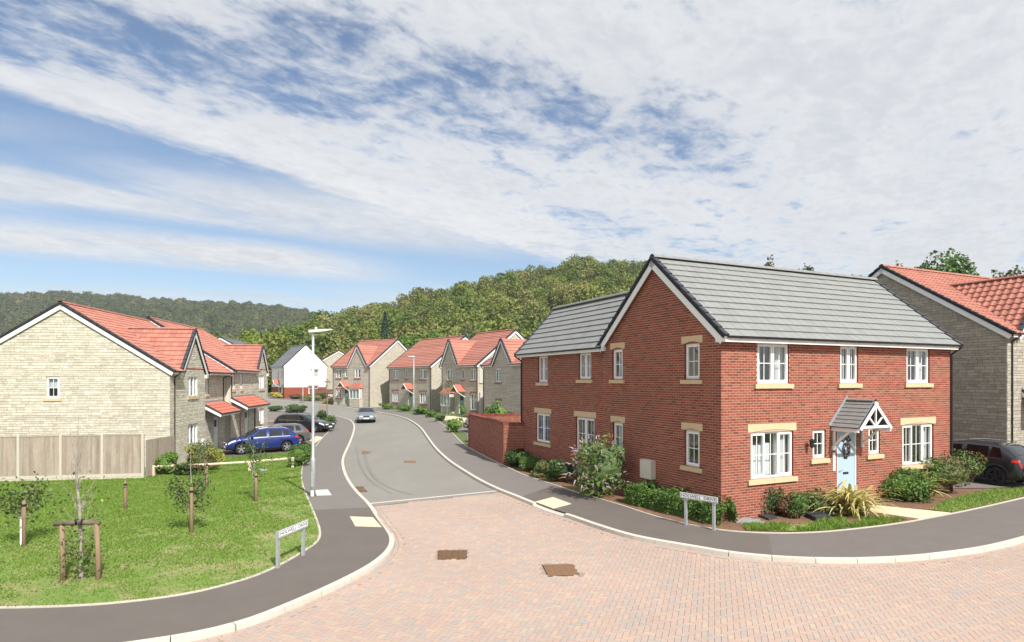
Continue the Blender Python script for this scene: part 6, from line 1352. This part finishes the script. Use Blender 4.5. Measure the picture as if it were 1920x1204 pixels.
blades('grass', [(p.x, p.y) for p in vg_], 6000, .085, .02, 'rough grass strip before the brick house corner', cond=vcond)
blades('grass', [(p.x, p.y) for p in vg2], 12000, .06, .02, 'narrow grass strip beside the driveway of the black crossover')
# ------------------------------------------------------------ trees and the wooded hills
def crown_mesh(name, n, R3, lumps, leaf, mats, sd, core=.7, conical=False, asp=1.3):
    rg = np.random.default_rng(sd)
    if conical:
        f = rg.random(n)**.75; a = rg.uniform(0, 6.28, n); tier = (np.sin(f*34)*.5+.5)*.35+.65; r_ = (1-f)*R3[0]*tier*rg.uniform(.6, 1, n)+.1; P = np.stack([np.cos(a)*r_, np.sin(a)*r_, f*R3[2]*2], 1); Nn = np.stack([np.cos(a), np.sin(a), .4+0*a], 1)
    else:
        P, Nn = blob_points(n, R3, lumps, rg, .3, -.8, -.35); P[:, 2] += R3[2]
    V, F = leaf_quads(P, Nn+np.array((0, 0, .4)), leaf, asp, rg, .5)
    if core and not conical: V, F = add_core(V, F, R3, R3[2], core, rg)
    return mesh(name, V, F, mats, None)
def tree(label, x, y, hpx, wpx, D, mats, sd, n=5000, name='tree', conical=False, leaf=.42, group='trees behind the houses', base=None, tr=.15):
    """x: photo column, y: row of the tree top; D distance"""
    X = (x-CX)/FPX*D; g = float(gh(X, D)+hill(X, D)) if base is None else base; ztop = ZC+(YH-y)*D/FPX; hgt = max(ztop-g, 3); w_ = wpx*D/FPX
    t = thing(name, label, 'tree', (X, D, g-.2), 0, group); tk = hgt*tr
    cr = crown_mesh('crown', n, (w_/2/.95, w_/2/.95, (hgt-tk)/2), 40, leaf, mats, sd, .78, conical); ob('crown', cr, t, (0, 0, tk))
    m = MB(); m.tube([(0, 0, -.3), (.05, 0, hgt*.3), (0, .1, hgt*.65)], [.035*hgt**.5*1.6, .03*hgt**.5*1.3, .05], 8)
    for k in range(5): a = k*1.26+sd; m.tube([(0, 0, hgt*.28), (math.cos(a)*w_*.16, math.sin(a)*w_*.16, hgt*.5), (math.cos(a)*w_*.3, math.sin(a)*w_*.3, hgt*.66)], [.09, .06, .03], 5)
    m.build('trunk', 'bark', t); return t
tree('yellow green tree rising beside the ridge of the far stone house', 470, 614, 0, 46, 150, 'leaf_yellow2' if 'leaf_yellow2' in MATS else 'leaf_spring', 1)
tree('green tree beside the yellow green one over the stone pair', 502, 622, 0, 44, 160, 'leaf_light', 2)
tree('bright green tree behind the slate roof of the white house', 548, 606, 0, 52, 170, 'leaf_light', 3)
tree('broad green tree rising above the slate ridge of the white house', 585, 598, 0, 56, 180, 'wood_near', 4)
tree('dark conifer with layered branches above the gabled stone house', 722, 584, 0, 40, 170, 'conifer', 5, conical=True, n=3200)
tree('slim dark conifer among the broadleaf trees on the hillside', 930, 576, 0, 22, 220, 'conifer', 6, conical=True, n=1800)
tree('grey blue cedar beside the old weathered house', 612, 613, 0, 38, 190, 'cedar', 7, conical=True, n=2000)
tree('yellow leaved tree next to the dark conifer', 700, 606, 0, 22, 160, 'leaf_spring', 8, n=1500)
tree('vivid green bush tree just above the red roof ridges', 765, 628, 0, 54, 118, 'leaf_light', 9)
tree('green tree over the roof of the double fronted house', 812, 622, 0, 44, 122, 'leaf_light', 10)
tree('olive green tree above the roofs by the brick wing', 955, 594, 0, 50, 150, 'leaf_olive', 11)
tree('pale olive tree at the foot of the wooded hill', 880, 606, 0, 40, 160, 'leaf_olive', 12)
tree('large round tree behind the red roof of the right stone house', 1768, 474, 0, 118, 75, 'leaf_hedge', 13, n=12000, leaf=.34, base=1.5)
tree('smaller round tree just behind the red roof ridge', 1682, 491, 0, 34, 80, 'leaf_olive', 14, leaf=.3, base=1.5)
tree('dark round tree over the right hand red roof', 1885, 498, 0, 66, 72, 'leaf_olive', 15, leaf=.3, base=1.5)
tree('tree top showing over the grey ridge of the brick house', 1597, 497, 0, 66, 90, 'leaf_dark', 16, leaf=.34, base=1.5)
tree('small tree top over the middle of the grey ridge', 1510, 492, 0, 42, 95, 'leaf_dark', 17, leaf=.3, base=1.5)
tree('brownish tree top over the grey ridge near the gable', 1447, 485, 0, 40, 95, 'leaf_olive', 18, leaf=.3, base=1.5)
def forest(name, label, pts, protos, scl):
    """woodland: one mesh of points, a crown instanced on each by geometry nodes"""
    col = bpy.data.collections.new(name+'_crowns')
    for me in protos: col.objects.link(bpy.data.objects.new(me.name, me))
    me = bpy.data.meshes.new(name); me.from_pydata(pts.tolist(), [], []); at_ = me.attributes.new('crown_scale', 'FLOAT', 'POINT'); at_.data.foreach_set('value', scl)
    o = ob(name, me, kind='stuff'); tag(o, label, 'woodland')
    ng = bpy.data.node_groups.new(name, 'GeometryNodeTree'); ng.interface.new_socket('Geometry', in_out='INPUT', socket_type='NodeSocketGeometry'); ng.interface.new_socket('Geometry', in_out='OUTPUT', socket_type='NodeSocketGeometry')
    n = ng.nodes; l = ng.links; gi, go = n.new('NodeGroupInput'), n.new('NodeGroupOutput'); ci = n.new('GeometryNodeCollectionInfo'); ci.inputs['Collection'].default_value = col; ci.inputs['Separate Children'].default_value = True; ci.inputs['Reset Children'].default_value = True
    ip = n.new('GeometryNodeInstanceOnPoints'); ip.inputs['Pick Instance'].default_value = True; l.new(gi.outputs[0], ip.inputs['Points']); l.new(ci.outputs[0], ip.inputs['Instance'])
    ri = n.new('FunctionNodeRandomValue'); ri.data_type = 'INT'; ri.inputs['Min'].default_value = 0; ri.inputs['Max'].default_value = len(protos)-1
    oi = [s for s in ri.outputs if s.type == 'INT' and s.enabled]; l.new((oi or [ri.outputs[2]])[0], ip.inputs['Instance Index'])
    for s in ri.inputs:
        if s.type == 'INT' and s.name == 'Min': s.default_value = 0
        if s.type == 'INT' and s.name == 'Max': s.default_value = len(protos)-1
    rv = n.new('FunctionNodeRandomValue'); rv.data_type = 'FLOAT_VECTOR'; rv.inputs['Min'].default_value = (0, 0, 0); rv.inputs['Max'].default_value = (.12, .12, 6.28); l.new(rv.outputs[0], ip.inputs['Rotation'])
    na = n.new('GeometryNodeInputNamedAttribute'); na.data_type = 'FLOAT'; na.inputs[0].default_value = 'crown_scale'; l.new(na.outputs[0], ip.inputs['Scale']); l.new(ip.outputs[0], go.inputs[0])
    o.modifiers.new('woodland', 'NODES').node_group = ng; return o
def scatter(u0, u1, y0, y1, step, rg):
    P = []; Y = y0
    while Y < y1:
        st = step*(.8+.4*(Y-y0)/(y1-y0)); n_ = int((u1-u0)*Y/st); u = u0+(np.arange(n_)+rg.uniform(-.5, .5, n_))/max(n_, 1)*(u1-u0); yy = Y+rg.uniform(-.5, .5, n_)*step; P.append(np.stack([u*yy, yy], 1)); Y += st
    return np.concatenate(P)
rg = np.random.default_rng(11); px = lambda x: (x-CX)/FPX
NP = [crown_mesh('near_crown', 2800, (4.1, 4.1, 5.0), 26, .46, 'wood_near', 40+k, .60) for k in range(5)]
FP = [crown_mesh('far_crown', 1000, (4.6, 4.6, 4.4), 16, .8, 'wood_far', 70+k, .72) for k in range(4)]
P = scatter(px(395), px(2080), 132, 372, 6.1, rg); z = gh(P[:, 0], P[:, 1])+hill(P[:, 0], P[:, 1]); u = P[:, 0]/P[:, 1]
keep = (skyl(SKR, u)*350 > 10) | (P[:, 1] > 155); keep &= (z > 1.2); P, z = P[keep], z[keep]
forest('wooded_hill', 'wooded hillside rising behind the red roofs and the brick house', np.c_[P, z-.8], NP, np.clip(rg.lognormal(-.12, .30, len(P)), .42, 1.6))
P = scatter(px(-420), px(760), 360, 960, 7.6, rg); z = gh(P[:, 0], P[:, 1])+hill(P[:, 0], P[:, 1]); hr = sm(120, 350, P[:, 1])*np.maximum(skyl(SKR, P[:, 0]/P[:, 1])*350-12.5, 0); keep = z > hr+.2; P, z = P[keep], z[keep]
forest('wooded_hill', 'long distant wooded hill beyond the stone houses', np.c_[P, z-1.5], FP, np.clip(rg.lognormal(-.1, .26, len(P)), .5, 1.5))

# ------------------------------------------------------------ the air over the valley
hz_ = bpy.data.materials.new('haze_air'); hz_.use_nodes = True; T = hz_.node_tree; T.nodes.remove(T.nodes['Principled BSDF']); pv_ = T.nodes.new('ShaderNodeVolumePrincipled')
pv_.inputs['Color'].default_value = (.86, .92, 1, 1); pv_.inputs['Density'].default_value = .00022; pv_.inputs['Anisotropy'].default_value = .2; T.links.new(pv_.outputs[0], T.nodes['Material Output'].inputs['Volume']); MATS['haze_air'] = hz_
b_ = MB().box(-2700, 2700, -500, 3700, -4, 190); o_ = b_.build('haze', 'haze_air', None, kind='stuff'); tag(o_, 'thin pale haze lying over the whole valley', 'haze')
